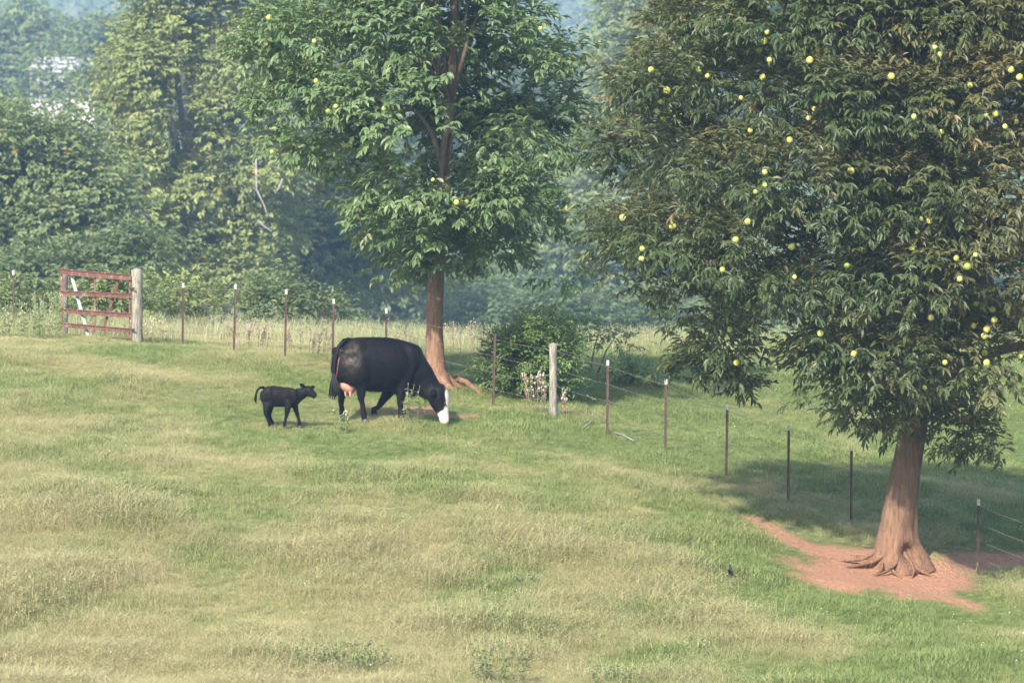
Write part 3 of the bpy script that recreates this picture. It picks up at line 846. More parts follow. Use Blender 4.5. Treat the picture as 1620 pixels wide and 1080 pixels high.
# far, bluish trees round the white house
bg_tree("broadleaf_tree", "far bluish tree above the white house at upper left",
        [(150, 72, 34), (125, 88, 24), (180, 105, 34), (140, 114, 10), (108, 72, 16), (195, 70, 26), (205, 130, 35), (160, 165, 14)], 640, 1, .6, 1.5, 3, seed=8, yj=1)
bg_tree("broadleaf_tree", "far bluish tree at the top left corner with ragged top",
        [(42, 38, 22), (20, 78, 32), (58, 72, 26), (36, 110, 28), (10, 130, 40), (56, 140, 14), (50, 165, 28), (-20, 70, 36), (-40, 130, 50), (34, 14, 12), (110, 155, 20)], 660, 1, .6, 1.5, 3, seed=9, yj=1)
bg_tree("broadleaf_tree", "thin far tree screening the white house at upper left",
        [(56, 112, 14), (120, 100, 12), (76, 138, 10), (135, 132, 13), (104, 152, 14), (160, 140, 16), (58, 150, 14), (172, 118, 12)], 545, 1, .5, 1.6, 3, seed=17, yj=.5)
bg_tree("broadleaf_tree", "far small tree standing on the pale meadow at upper left",
        [(132, 190, 14), (125, 198, 10), (142, 200, 10)], 900, 1, .8, 1.1, 3, seed=10, yj=1)
bg_tree("broadleaf_tree", "far blue tree in the gap at the top right of the middle tree",
        [(880, 120, 35), (920, 150, 30), (850, 150, 35), (960, 130, 35), (900, 190, 35), (940, 200, 30), (870, 230, 40), (1010, 170, 40)], 900, 1, .85, 1.0, 3, seed=11, yj=2)
bg_tree("broadleaf_tree", "far hazy tree mostly hidden behind the crown of the middle tree",
        [(560, 160, 80), (640, 120, 80), (720, 160, 80), (800, 140, 70), (600, 260, 80), (700, 280, 80), (800, 260, 80), (850, 330, 60)], 560, 1, .6, .8, 3, seed=12, yj=2)
bg_tree("broadleaf_tree", "hazy tree seen through gaps of the big right hand crown",
        [(1200, 60, 80), (1300, 100, 90), (1420, 60, 90), (1540, 80, 90), (1250, 220, 90), (1400, 240, 90), (1560, 240, 90), (1640, 120, 80)], 480, 1, .6, .8, 3, seed=13, yj=2)
bg_tree("broadleaf_tree", "hazy low tree behind the right hand side of the far pasture",
        [(1300, 450, 60), (1400, 470, 60), (1250, 500, 40), (1500, 460, 70), (1600, 470, 60), (1350, 520, 40), (1460, 520, 40), (1560, 520, 40)], 430, 1, .45, 1.8, 3, seed=14, yj=2)

bg_tree("broadleaf_tree", "low hazy blue green tree seen under the middle crown, just right of its trunk",
        [(740, 505, 30), (790, 500, 32), (830, 505, 28), (700, 515, 25), (880, 500, 34), (930, 505, 34), (980, 510, 30), (1030, 505, 32)], 300, 2, .3, 5, 3, seed=15, yj=3, trunk=False, group=None)
bg_tree("broadleaf_tree", "low hazy grey green tree in the gap left of the big tree's lowest bough",
        [(1060, 500, 40), (1110, 510, 35), (1160, 500, 40), (1210, 505, 38), (1260, 500, 35), (1300, 505, 30)], 310, 1, .3, 5, 3, seed=16, yj=3, trunk=False, group=None)
# undergrowth along the foot of the trees: shrubs beyond the fence
SH = [("leafy shrub behind the gate and its wooden post", [(120, 480, 26), (160, 490, 24), (200, 480, 30), (240, 490, 28), (180, 455, 24)], 1, 128),
      ("dense shrub at the left edge behind the first fence post", [(10, 480, 34), (45, 495, 26), (-20, 490, 30), (75, 500, 20)], 1, 124),
      ("yellow green shrub between the second and third fence posts", [(280, 470, 30), (320, 480, 28), (300, 450, 24), (340, 500, 22), (255, 500, 22), (300, 515, 18)], 0, 131),
      ("dark shrub with round clumps behind the fourth fence post", [(400, 480, 28), (440, 470, 30), (480, 480, 28), (380, 505, 20), (420, 505, 20), (520, 490, 24), (460, 510, 18)], 2, 135)]
for i, (lb, bl, mi, d) in enumerate(SH):
    bg_tree("shrub", lb, bl, d, mi, .12, 16, 3, trunk=False, group="shrubs beyond the far fence", cat="shrub", seed=30 + i, yj=.6, n=5)

# ---------------------------------------------------------------- far forest on the ridges (uncountable)
r = np.random.default_rng(8)
def forest(name, n, y0, y1, leaf, label, hmin, hmax, dens, seed, gap=.35):
    r = np.random.default_rng(seed)
    yy = np.sqrt(r.random(n) * (y1 ** 2 - y0 ** 2) + y0 ** 2); xx = (r.random(n) - .5) * 2 * (.105 * yy * (2.3 if y0 < 500 else 1.0) + 8)
    k = fbm(xx * .006, yy * .004, 61, 3) > gap
    xx, yy = xx[k], yy[k]; zz = land(xx, yy)
    H = r.uniform(hmin, hmax, len(xx))
    m = dens
    o = norm(r.normal(size=(len(xx), m, 3))); o[..., 2] = np.abs(o[..., 2]) * 1.2 - .25
    c = np.stack([xx, yy, zz + H * .5], -1)[:, None] + o * (H * np.array([[.42], [.42], [.5]])).T[:, None, :] * (.75 + .35 * r.random((len(xx), m, 1)))
    pos = c.reshape(-1, 3); k = len(pos)
    dr = norm(o.reshape(-1, 3) + r.normal(size=(k, 3)) * .6); up = np.array([0, 0, 1.]) + r.normal(size=(k, 3)) * .4
    ln = leaf * r.uniform(.6, 1.3, k)
    V, Fc = leaves_mesh(pos, dr, up, ln, ln * .7, (L2V, L2F))
    tint = np.clip(np.repeat(r.random(len(xx)), m) * .6 + r.random(k) * .4, 0, 1)
    tag(mesh_np(name, V, Fc, BG[1], None, {"tint": np.repeat(tint, 4), "aged": np.zeros(len(V))}), label, None, None, "stuff")
forest("far_forest", 1500, 1250, 2700, 3.0, "blue wooded ridge in the far haze", 12, 20, 36, 5, .2)
forest("valley_forest", 950, 420, 1100, 1.0, "hazy woods in the valley beyond the pasture", 9, 15, 130, 6, .45)

# ---------------------------------------------------------------- white house glimpsed at upper left
def house():
    y = 560.0
    c = at(98, 140, y); gz = float(land(c[0], y))
    root = empty("white_house", (c[0], y, gz), "white building glimpsed through far bluish trees at upper left", "house", rz=.35)
    wm = plain("white siding", (.70, .67, .64), .7, .04, 2, 0); rm = plain("pale metal roof", (.46, .45, .46), .5, .08, 1, 0)
    dk = plain("window glass", (.04, .05, .06), .2, .1, 1, 0)
    H = c[2] - gz + 1.6
    MB().box((0, 0, H / 2), (2.2, 3.2, H / 2)).build("wall", wm, root, False)
    V = [(-2.5, -3.5, H), (2.5, -3.5, H), (2.5, 3.5, H), (-2.5, 3.5, H), (-2.5, 0, H + 1.3), (2.5, 0, H + 1.3)]
    Fq = [(0, 1, 5), (0, 5, 4), (2, 3, 4), (2, 4, 5), (0, 4, 3), (1, 2, 5), (0, 3, 2), (0, 2, 1)]
    mesh_np("roof", V, Fq, rm, root)
    for x in (-1.1, .9):
        f = MB().box((x, -3.24, H - 1.5), (.45, .05, .65)).build("window", wm, root, False)
        MB().box((x, -3.30, H - 1.5), (.36, .02, .55)).build("pane", dk, f, False)
house()

# ---------------------------------------------------------------- fences, posts, wires
def tpost(parent, origin, base, height, lean=(0, 0), tip=True, cool=False):
    mb = MB(); b = np.array(base) - origin
    top = b + np.array([lean[0], lean[1], height])
    bot = b + np.array([0, 0, -.25])
    R = np.array([[.8, -.6, 0], [.6, .8, 0], [0, 0, 1]])
    L = top - bot; n = 1
    mb.beam(bot, top, .042, .008, (R[:, 0]))
    off = R[:, 1] * .016
    mb.beam(bot + off, top + off, .008, .034, (R[:, 0]))
    for i in range(int(height / .054)):
        q = b + (top - b) * ((i + .5) * .054 / height) - R[:, 1] * .009
        mb.box(q, (.006, .005, .006))
    o = mb.build("steel_post", M["rust"], parent, False)
    if tip:
        t0 = bot + L * (1 - .085 / np.linalg.norm(L)); t1 = top + L / np.linalg.norm(L) * .004
        t = MB(); t.beam(t0, t1, .048, .012, R[:, 0]); t.beam(t0 + off, t1 + off, .012, .038, R[:, 0])
        t.build("painted_tip", M["tip"], o, False)
    return top + origin, b + origin

def wire_run(parent, origin, tops, bases, fr, sag=.015):
    for f in fr:
        mb = MB(); pts = []
        for i in range(len(tops)):
            p = np.array(bases[i]) * (1 - f) + np.array(tops[i]) * f
            if i:
                a = pts[-1]
                for t in (.33, .66):
                    pts.append(a * (1 - t) + p * t - np.array([0, 0, sag * (.7 + .6 * rng.random())]))
            pts.append(p)
        pts = np.array(pts) - origin
        mb.tube(pts, [.0024] * len(pts), 4, cap=False)
        for i in range(len(pts) - 1):
            a, b = pts[i], pts[i + 1]; n = max(1, int(np.linalg.norm(b - a) / .16))
            for k in range(n):
                q = a + (b - a) * (k + .5) / n
                mb.add([q + (0, 0, .018), q + (.004, 0, -.004), q + (-.004, .0, -.004), q + (.014, 0, -.012)], [(0, 1, 2), (1, 2, 3)])
        mb.build("wire", M["wire"], parent, False)

def wood_post_mat():
    m, nt, bs, out = mat("weathered post wood")
    tc = N(nt, "ShaderNodeTexCoord"); mp = N(nt, "ShaderNodeMapping"); mp.inputs["Scale"].default_value = (1, 1, .12)
    nt.links.new(tc.outputs["Object"], mp.inputs[0])
    n1 = noise(nt, 40, 6, mp.outputs[0], .7); n2 = noise(nt, 5, 4, tc.outputs["Object"])
    c = ramp(nt, n1, [(.3, (.05, .045, .04)), (.5, (.18, .165, .14)), (.7, (.36, .34, .29))])
    c = mix(nt, ramp(nt, n2, [(.5, (0, 0, 0)), (.7, (.6, .6, .6))]), c, (.28, .27, .16))
    nt.links.new(c, bs.inputs["Base Color"]); bs.inputs["Roughness"].default_value = .9
    bump(nt, n1, bs, .7, .01)
    return m
M["wood"] = wood_post_mat()
M["wood_dark"] = plain("dark wood", (.12, .09, .09), .9, .5, 8)  # mottled dark brown tone for the post at the gate's left end

def round_post(parent, origin, base, height, rad, material=None, lean=(0, 0)):
    mb = MB(); b = np.array(base) - origin; n = 9
    pts = [b + np.array([lean[0] * t, lean[1] * t, -.3 + (height + .3) * t]) for t in np.linspace(0, 1, n)]
    mb.tube(pts, [rad * (1.03 - .05 * i / n) for i in range(n)], 14, jitter=.1)
    mb.build("wooden_post", material or M["wood"], parent)
    return b + origin + np.array([lean[0], lean[1], height]), b + origin

def hgt(u, v0, v1, y): return at(u, v0, y)[2] - at(u, v1, y)[2]

# back fence, from the gate post to behind the cow
gp = ground_at(217, 541)
fb = empty("wire_fence", gp, "rusty steel post and barbed wire fence running from the gate to behind the cow", "fence", "barbed wire fences round the pasture")
T, B = [], []
t_, b_ = round_post(fb, gp, gp, hgt(217, 427, 541, gp[1]), .105); T.append(t_); B.append(b_)
for (u, v1, vt, lean) in [(289, 547, 448, .02), (370, 554, 450, .04), (451, 567, 458, .03), (526, 579, 473, .03), (611, 594, 488, .01)]:
    p = ground_at(u, v1)
    t_, b_ = tpost(fb, gp, p, hgt(u, vt, v1, p[1]), (lean, 0)); T.append(t_); B.append(b_)
Tj, Bj = T[-1], B[-1]
wire_run(fb, gp, T, B, (.22, .45, .68, .92))
# side fence, towards the big tree
sp0 = ground_at(875, 662)
fs = empty("wire_fence", sp0, "barbed wire fence stepping down the slope from the wooden post to the big tree's foot", "fence", "barbed wire fences round the pasture")
T, B = [Tj], [Bj]
for (u, v1, vt, lean, kind) in [(780, 640, 528, .04, 't'), (875, 662, 544, .0, 'w'), (961, 687, 570, .01, 't'), (1053, 712, 600, .01, 't'), (1149, 750, 640, .02, 't'),
                                (1247, 797, 672, .01, 't'), (1347, 829, 713, 0, 't'), (1446, 866, 752, 0, 't'), (1547, 907, 790, .01, 't'), (1655, 950, 830, .01, 't'), (1770, 995, 875, 0, 't')]:
    p = ground_at(u, v1)
    h = hgt(u, vt, v1, p[1])
    if kind == 'w': t_, b_ = round_post(fs, sp0, p, h, .068)
    else: t_, b_ = tpost(fs, sp0, p, h, (lean, 0), tip=u not in (780, 1347))
    T.append(t_); B.append(b_)
wire_run(fs, sp0, T, B, (.22, .45, .68, .92))
# fence left of the gate
lp = ground_at(100, 536)
fl = empty("wire_fence", ground_at(22, 522), "single steel post with strands of wire at the left edge, left of the gate", "fence", "barbed wire fences round the pasture")
o_ = np.array(fl.location)
T, B = [], []
for (u, v1, vt) in [(-70, 522, 437), (22, 522, 438)]:
    p = ground_at(u, v1); t_, b_ = tpost(fl, o_, p, hgt(u, vt, 524, p[1]) + .1); T.append(t_); B.append(b_)
p = at(103, 534, gp[1] + 2.1); p[2] = float(land(p[0], p[1]))
t_, b_ = round_post(fl, o_, p, hgt(101, 432, 536, p[1]), .055, M["wood_dark"]); T.append(t_); B.append(b_)
wire_run(fl, o_, T, B, (.3, .6, .9))

# ---------------------------------------------------------------- gate
def rust_gate_mat():
    m, nt, bs, out = mat("rusty red gate steel")
    tc = N(nt, "ShaderNodeTexCoord")
    n1 = noise(nt, 7, 6, tc.outputs["Object"], .7); n2 = noise(nt, 30, 4, tc.outputs["Object"])
    c = ramp(nt, n1, [(.3, (.11, .045, .035)), (.5, (.17, .07, .055)), (.58, (.22, .10, .08)), (.65, (.40, .34, .31))])
    c = mix(nt, .25, c, ramp(nt, n2, [(.3, (.08, .03, .02)), (.7, (.28, .14, .10))]))
    nt.links.new(c, bs.inputs["Base Color"]); bs.inputs["Roughness"].default_value = .7; bs.inputs["Metallic"].default_value = .1
    bump(nt, n2, bs, .3, .004)
    return m
M["gate"] = rust_gate_mat()
M["gate_pale"] = plain("worn white gate brace", (.21, .205, .21), .6, .3, 9)
def gate():
    yR = gp[1] - .12; yL = yR + 1.9
    root_p = at(207, 540, yR); root_p[2] = float(land(root_p[0], root_p[1]))
    root = empty("field_gate", root_p, "rusty red five rail metal gate standing beside the white stained wooden post", "gate")
    def g(u, v):
        t = (207 - u) / 113.0
        return at(u, v, yR + (yL - yR) * t) - root_p
    def vline(u, i):   # rail heights at left / right end, in the photograph
        Lv = [429, 463, 491, 513, 530]; Rv = [439, 468, 499, 523, 539]
        t = (207 - u) / 113.0
        return Rv[i] * (1 - t) + Lv[i] * t
    for i in range(5):
        a, b = g(96, vline(96, i)), g(206, vline(206, i))
        h = .105 if i == 0 else .085
        d = b - a; d /= np.linalg.norm(d)
        mb = MB()
        nrm = np.cross(d, (0, 0, 1)); nrm /= np.linalg.norm(nrm)
        mb.beam(a, b, .018, h)
        for s_ in (-1, 1):
            mb.beam(a + np.array([0, 0, s_ * (h / 2 - .004)]) + nrm * .022, b + np.array([0, 0, s_ * (h / 2 - .004)]) + nrm * .022, .03, .01)
            mb.beam(a + np.array([0, 0, s_ * h * .18]) + nrm * .012, b + np.array([0, 0, s_ * h * .18]) + nrm * .012, .012, .012)
        mb.build("rail", M["gate"], root, False)
    for u, w in ((97, .05), (150, .045), (205, .05)):
        a, b = g(u, vline(u, 0) - 5), g(u, vline(u, 4) + 4)
        off = np.array([0, .03, 0])
        MB().beam(a + off, b + off, w, .03, (1, 0, 0)).build("upright", M["gate"], root, False)
    off = np.array([0, .065, 0])
    MB().beam(g(113, 437) + off, g(139, 531) + off, .06, .012, (0, 1, 0)).build("brace", M["gate_pale"], root, False)
    MB().beam(g(188, 440) + off, g(163, 522) + off, .05, .012, (0, 1, 0)).build("brace", M["gate"], root, False)
    for v in (455, 520):
        MB().tube([g(204, v), g(212, v + 1)], [.018, .018], 8).build("hinge", M["rust"], root, False)
gate()

# ---------------------------------------------------------------- the cow and her calf
def fur(name, base, warm, mud=None):
    m, nt, bs, out = mat(name)
    tc = N(nt, "ShaderNodeTexCoord")
    n1 = noise(nt, 3.0, 4, tc.outputs["Object"]); n2 = noise(nt, 60, 3, tc.outputs["Object"])
    c = ramp(nt, n1, [(.45, base), (.72, warm)])
    wh = N(nt, "ShaderNodeAttribute", attribute_name="white").outputs["Fac"]
    c = mix(nt, wh, c, (.60, .53, .45))
    pk = N(nt, "ShaderNodeAttribute", attribute_name="pink").outputs["Fac"]
    c = mix(nt, pk, c, (.62, .33, .26))
    mu = N(nt, "ShaderNodeAttribute", attribute_name="mud").outputs["Fac"]
    mm = N(nt, "ShaderNodeMath", operation='MULTIPLY'); nt.links.new(mu, mm.inputs[0])
    nt.links.new(ramp(nt, noise(nt, 9, 5, tc.outputs["Object"]), [(.42, (0, 0, 0)), (.62, (1, 1, 1))]), mm.inputs[1])
    c = mix(nt, mm.outputs[0], c, (.10, .085, .055))
    nt.links.new(c, bs.inputs["Base Color"])
    bs.inputs["Roughness"].default_value = .62; bs.inputs["Specular IOR Level"].default_value = .14
    bump(nt, n2, bs, .25, .006)
    return m
M["cow_hide"] = fur("black cow hide", (.003, .003, .0045), (.010, .007, .006))
M["calf_hide"] = fur("black calf hide", (.003, .0025, .0035), (.008, .006, .0055))
M["cow_hair"] = plain("black coat hair", (.006, .005, .0055), .8, .4, 5, 0)
M["cow_hair"].node_tree.nodes["Principled BSDF"].inputs["Specular IOR Level"].default_value = .15
M["hoof"] = plain("hoof", (.05, .04, .035), .6, .3, 20)
M["pink"] = plain("pink skin", (.48, .24, .185), .55, .15, 10, .1)
M["eye"] = plain("dark eye", (.01, .008, .008), .1, .1, 5, 0)
M["black_hair"] = plain("black tail hair", (.005, .0045, .005), .8, .3, 40)
M["red"] = plain("wet red membrane", (.30, .06, .05), .3, .2, 20, 0)

def remeshed(name, mb, voxel, smooth, material, parent, attrf=None, detail=None):
    V, F = mb.get()
    o = mesh_np(name, V, F)
    rm = o.modifiers.new("r", 'REMESH'); rm.mode = 'VOXEL'; rm.voxel_size = voxel
    sm = o.modifiers.new("s", 'SMOOTH'); sm.factor = .5; sm.iterations = smooth
    dg = bpy.context.evaluated_depsgraph_get(); dg.update()
    me = bpy.data.meshes.new_from_object(o.evaluated_get(dg))
    old = o.data
    bpy.data.objects.remove(o); bpy.data.meshes.remove(old)
    me.name = name
    n = len(me.vertices); co = np.zeros(n * 3, np.float32); me.vertices.foreach_get("co", co); co = co.reshape(-1, 3)
    if detail is not None:
        nn = np.zeros(n * 3, np.float32); me.vertices.foreach_get("normal", nn); nn = nn.reshape(-1, 3)
        co = (co + nn * detail(co)[:, None]).astype(np.float32); me.vertices.foreach_set("co", co.ravel())
    me.polygons.foreach_set("use_smooth", np.ones(len(me.polygons), bool))
    me.materials.clear(); me.materials.append(material)
    if attrf:
        for k, val in attrf(co).items():
            a = me.attributes.new(k, 'FLOAT', 'POINT'); a.data.foreach_set("value", val.astype(np.float32))
    me.update()
    ob = bpy.data.objects.new(name, me); COL.objects.link(ob); ob.parent = parent
    return ob

class Animal:
    """helper frame: photograph px + depth offset (m, away) -> metres from the animal's ground point"""
    def __init__(s, u0, v0, base):
        s.u0, s.v0, s.base = u0, v0, base
        s.k = FPX / (base[1] / cp) * 1.0
        s.tilt = (v0 + 150) / FPX
    def __call__(s, u, v, y=0):
        return np.array([(u - s.u0) / s.k, y, (s.v0 - v) / s.k - s.tilt * y])
    def ground(s, x, y):
        return float(land(s.base[0] + x, s.base[1] + y)) - s.base[2]

def coat(body, count, length, width, material, root, seed, keep=None):
    me = body.data; r = np.random.default_rng(seed); n = len(me.vertices)
    co = np.zeros(n * 3, np.float32); me.vertices.foreach_get("co", co); co = co.reshape(-1, 3)
    nn = np.zeros(n * 3, np.float32); me.vertices.foreach_get("normal", nn); nn = nn.reshape(-1, 3)
    k = r.integers(0, n, count)
    if keep is not None: k = k[keep(co[k])]
    p, q = co[k] + r.normal(size=(len(k), 3)) * .006, nn[k]
    d = norm(q * .55 + np.array([-.5, -.1, -.75]) + r.normal(size=p.shape) * .35)
    sd = norm(np.cross(d, q) + 1e-4) * width; L = length * r.uniform(.5, 1.3, len(k))[:, None]
    V = np.stack([p - sd, p + sd, p + d * L], 1).reshape(-1, 3)
    mesh_np("coat", V, np.arange(len(V)).reshape(-1, 3), material, root)

def cow():
    base = ground_at(600, 664)
    root = empty("cow", base, "grazing black cow with a white face and pink udder, head down in the grass", "cow")
    A = Animal(600, 664, base)
    h = np.array([.906, .42]); nl = np.array([-.42, .906])
    body = MB()
    sec = [(-.83, 1.17, .92, .07), (-.79, 1.27, .80, .16), (-.70, 1.35, .66, .24), (-.58, 1.395, .58, .285), (-.42, 1.405, .545, .31), (-.2, 1.40, .49, .36), (.05, 1.395, .465, .385),
           (.25, 1.365, .465, .36), (.42, 1.31, .42, .31), (.56, 1.245, .355, .265), (.68, 1.17, .345, .215), (.78, 1.09, .42, .16)]
    body.tube([(t * h[0], t * h[1], (a + b) / 2) for t, a, b, w in sec], [((a - b) / 2, w) for t, a, b, w in sec], 22, side=(nl[0], nl[1], 0))
    # hip and pin bones, shoulder blades
    for sd in (-1, 1):
        q = lambda t, l, z: (t * h[0] + l * sd * nl[0], t * h[1] + l * sd * nl[1], z)
        body.ball(q(-.45, .17, 1.22), (.14, .11, .10)); body.ball(q(-.74, .12, 1.17), (.08, .06, .08))
        body.ball(q(.43, .19, 1.0), (.20, .13, .28)); body.ball(q(-.5, .2, .88), (.25, .15, .30))
    # neck and head; the head swings a little towards the viewer
    nk = [(640, 588, .18, .43, .26), (656, 594, .22, .37, .22), (668, 602, .22, .28, .17), (678, 612, .20, .215, .14), (686, 622, .17, .18, .13)]
    body.tube([A(u, v, y) for u, v, y, a, b in nk], [(a, b) for *_, a, b in nk], 18, side=(nl[0], nl[1], 0))
    hd = [(690, 611, .15, .10, .11), (692.5, 619, .14, .17, .145), (694, 629, .13, .19, .15), (696.5, 639, .12, .165, .13), (699.5, 648, .11, .125, .10), (702, 657, .10, .095, .08), (703.5, 665, .10, .088, .08), (704, 671, .10, .055, .06)]
    body.tube([A(u, v, y) for u, v, y, a, b in hd], [(a, b) for *_, a, b in hd], 18, side=(nl[0], nl[1], 0))
    body.ball(A(697, 612, .14), (.07, .09, .06))
    # legs
    def leg(pts, rad, foot):
        P = [A(*p) for p in pts]
        gz = A.ground(foot[0], foot[1])
        P.append(np.array([foot[0], foot[1], gz + .16])); P.append(np.array([foot[0] + .01, foot[1], gz + .05]))
        body.tube(P, rad + [.052, .056], 12, jitter=0)
        hb = MB()
        for sd in (-.024, .024):
            c = np.array([foot[0] + .02, foot[1] + sd, gz])
            hb.tube([c + (-.005, 0, .07), c + (.008, 0, .03), c + (.02, 0, 0.0)], [(.045, .026), (.055, .029), (.065, .031)], 10, side=(0, 1, 0))
        hb.build("hoof", M["hoof"], root)
    leg([(558, 570, -.32), (568, 596, -.36), (573, 612, -.36), (572, 630, -.35), (573.5, 636, -.35)], [(.21, .12), (.16, .11), (.095, .08), (.062, .052), .046], (-.25, -.34))
    leg([(548, 572, -.10), (548, 598, -.08), (545, 614, -.08), (540, 630, -.08), (540, 640, -.08)], [(.18, .12), (.14, .10), (.09, .07), (.06, .05), .046], (-.62, -.07))
    leg([(640, 585, -.04), (636, 608, -.05), (634, 622, -.05), (633.5, 636, -.05), (634, 645, -.05)], [(.17, .10), (.12, .08), (.078, .068), (.06, .056), .045], (.36, -.05))
    leg([(630, 590, .36), (621, 610, .32), (611, 624, .27), (601, 639, .22), (597, 645, .19)], [(.16, .10), (.13, .09), (.088, .068), (.06, .055), .045], (-.10, .17))
    def attrs(co):
        x, y, z = co[:, 0], co[:, 1], co[:, 2]
        u = A.u0 + x * A.k; v = A.v0 - (z + A.tilt * y) * A.k
        n = (vnoise(x * 22, z * 22, 3) - .5) * 4
        head = (u > 672) & (v > 606)
        # white blaze down the front of the face, white muzzle
        w = np.maximum(sstep(-1.5, 1.5, (u - 705 + n) - np.maximum(0, (640 - v)) * .02) * (v > 612),
                       sstep(-1.5, 1.5, (v - (650 - (u - 700) * .45) + n))) * head
        pk = sstep(667, 670, v) * head * (u > 697) * .8
        mud = np.exp(-(((u - 555) / 16) ** 2 + ((v - 565) / 18) ** 2)) * .9
        return {"white": w, "pink": pk, "mud": mud}
    def relief(co):
        x, y, z = co.T
        t = x * h[0] + y * h[1]
        ribs = .0022 * np.sin(t * 62 + z * 9) * np.exp(-((t - .08) / .2) ** 2 - ((z - .98) / .2) ** 2)
        return .022 * (fbm(t * 3.2 + 9, z * 2.6 + 4, 401, 3) - .5) * (z > .5) + .006 * (vnoise(t * 14 + 20, z * 9, 405) - .5) + ribs
    bd = remeshed("body", body, .019, 12, M["cow_hide"], root, attrs, relief)
    coat(bd, 16000, .030, .0026, M["cow_hair"], root, 5, lambda c: (A.u0 + c[:, 0] * A.k < 700) & (c[:, 2] > .25))
    # udder
    ud = MB(); c = A(553, 609, -.24)
    ud.ball(c, (.15, .15, .135), 18, 12); ud.ball(c + (-.05, -.05, .03), (.12, .1, .13)); ud.ball(c + (.06, 0, .0), (.11, .12, .11))
    for dx, dy in ((-.06, -.06), (.02, -.09), (.07, -.03), (-.02, .04)):
        b = c + np.array([dx, dy, -.10]); ud.tube([b, b + (0, 0, -.05), b + (.003, 0, -.085)], [.024, .018, .014], 8)
    remeshed("udder", ud, .011, 3, M["pink"], root)
    # tail with a switch of hair
    tl = MB(); pts = [A(553, 537, -.27), A(545, 539, -.36), A(537, 549, -.42), A(531.5, 570, -.45), A(529.5, 592, -.46), A(529, 604, -.46)]
    tl.tube(pts, [.04, .04, .034, .028, .024, .024], 10)
    tail = tl.build("tail", M["cow_hide"], root)
    sw = MB(); rr = np.random.default_rng(2)
    for i in range(90):
        s0 = A(529 + rr.uniform(-2, 3), 596 + rr.uniform(-6, 8), -.46 + rr.uniform(-.03, .03))
        e = A(rr.uniform(520, 541), rr.uniform(618, 634), -.44 + rr.uniform(-.1, .1))
        m_ = (s0 + e) / 2 + np.array([rr.uniform(-.03, .03), 0, 0])
        sw.tube([s0, m_, e], [.010, .009, .002], 4)
    sw.build("tail_switch", M["black_hair"], tail)
    MB().tube([A(539, 560, -.44), A(536.5, 575, -.465), A(534.5, 590, -.475), A(533, 601, -.475)], [.004, .006, .005, .003], 6).build("membrane_strand", M["red"], root)
    # ears and eye
    for (u, v, y, du, dv, dy) in ((688, 618, .02, -6, 7, -.13), (697, 610, .27, 2, -3, .14)):
        e = MB(); a = A(u, v, y); b = A(u + du, v + dv, y + dy)
        e.tube([a, a * .6 + b * .4, a * .25 + b * .75, b], [(.03, .03), (.062, .02), (.05, .016), (.012, .01)], 12, side=(.3, 0, 1))
        e.build("ear", M["cow_hide"], root)
    for (u, v, y) in ((703.5, 638, .0), (703.5, 636, .25)):
        MB().ball(A(u, v, y), (.024, .02, .024), 10, 8).build("eye", M["eye"], root)
    for dx in (-.0, .045):
        MB().ball(A(707, 668, .06 + dx), (.012, .010, .016), 8, 6).build("nostril", M["eye"], root)
cow()

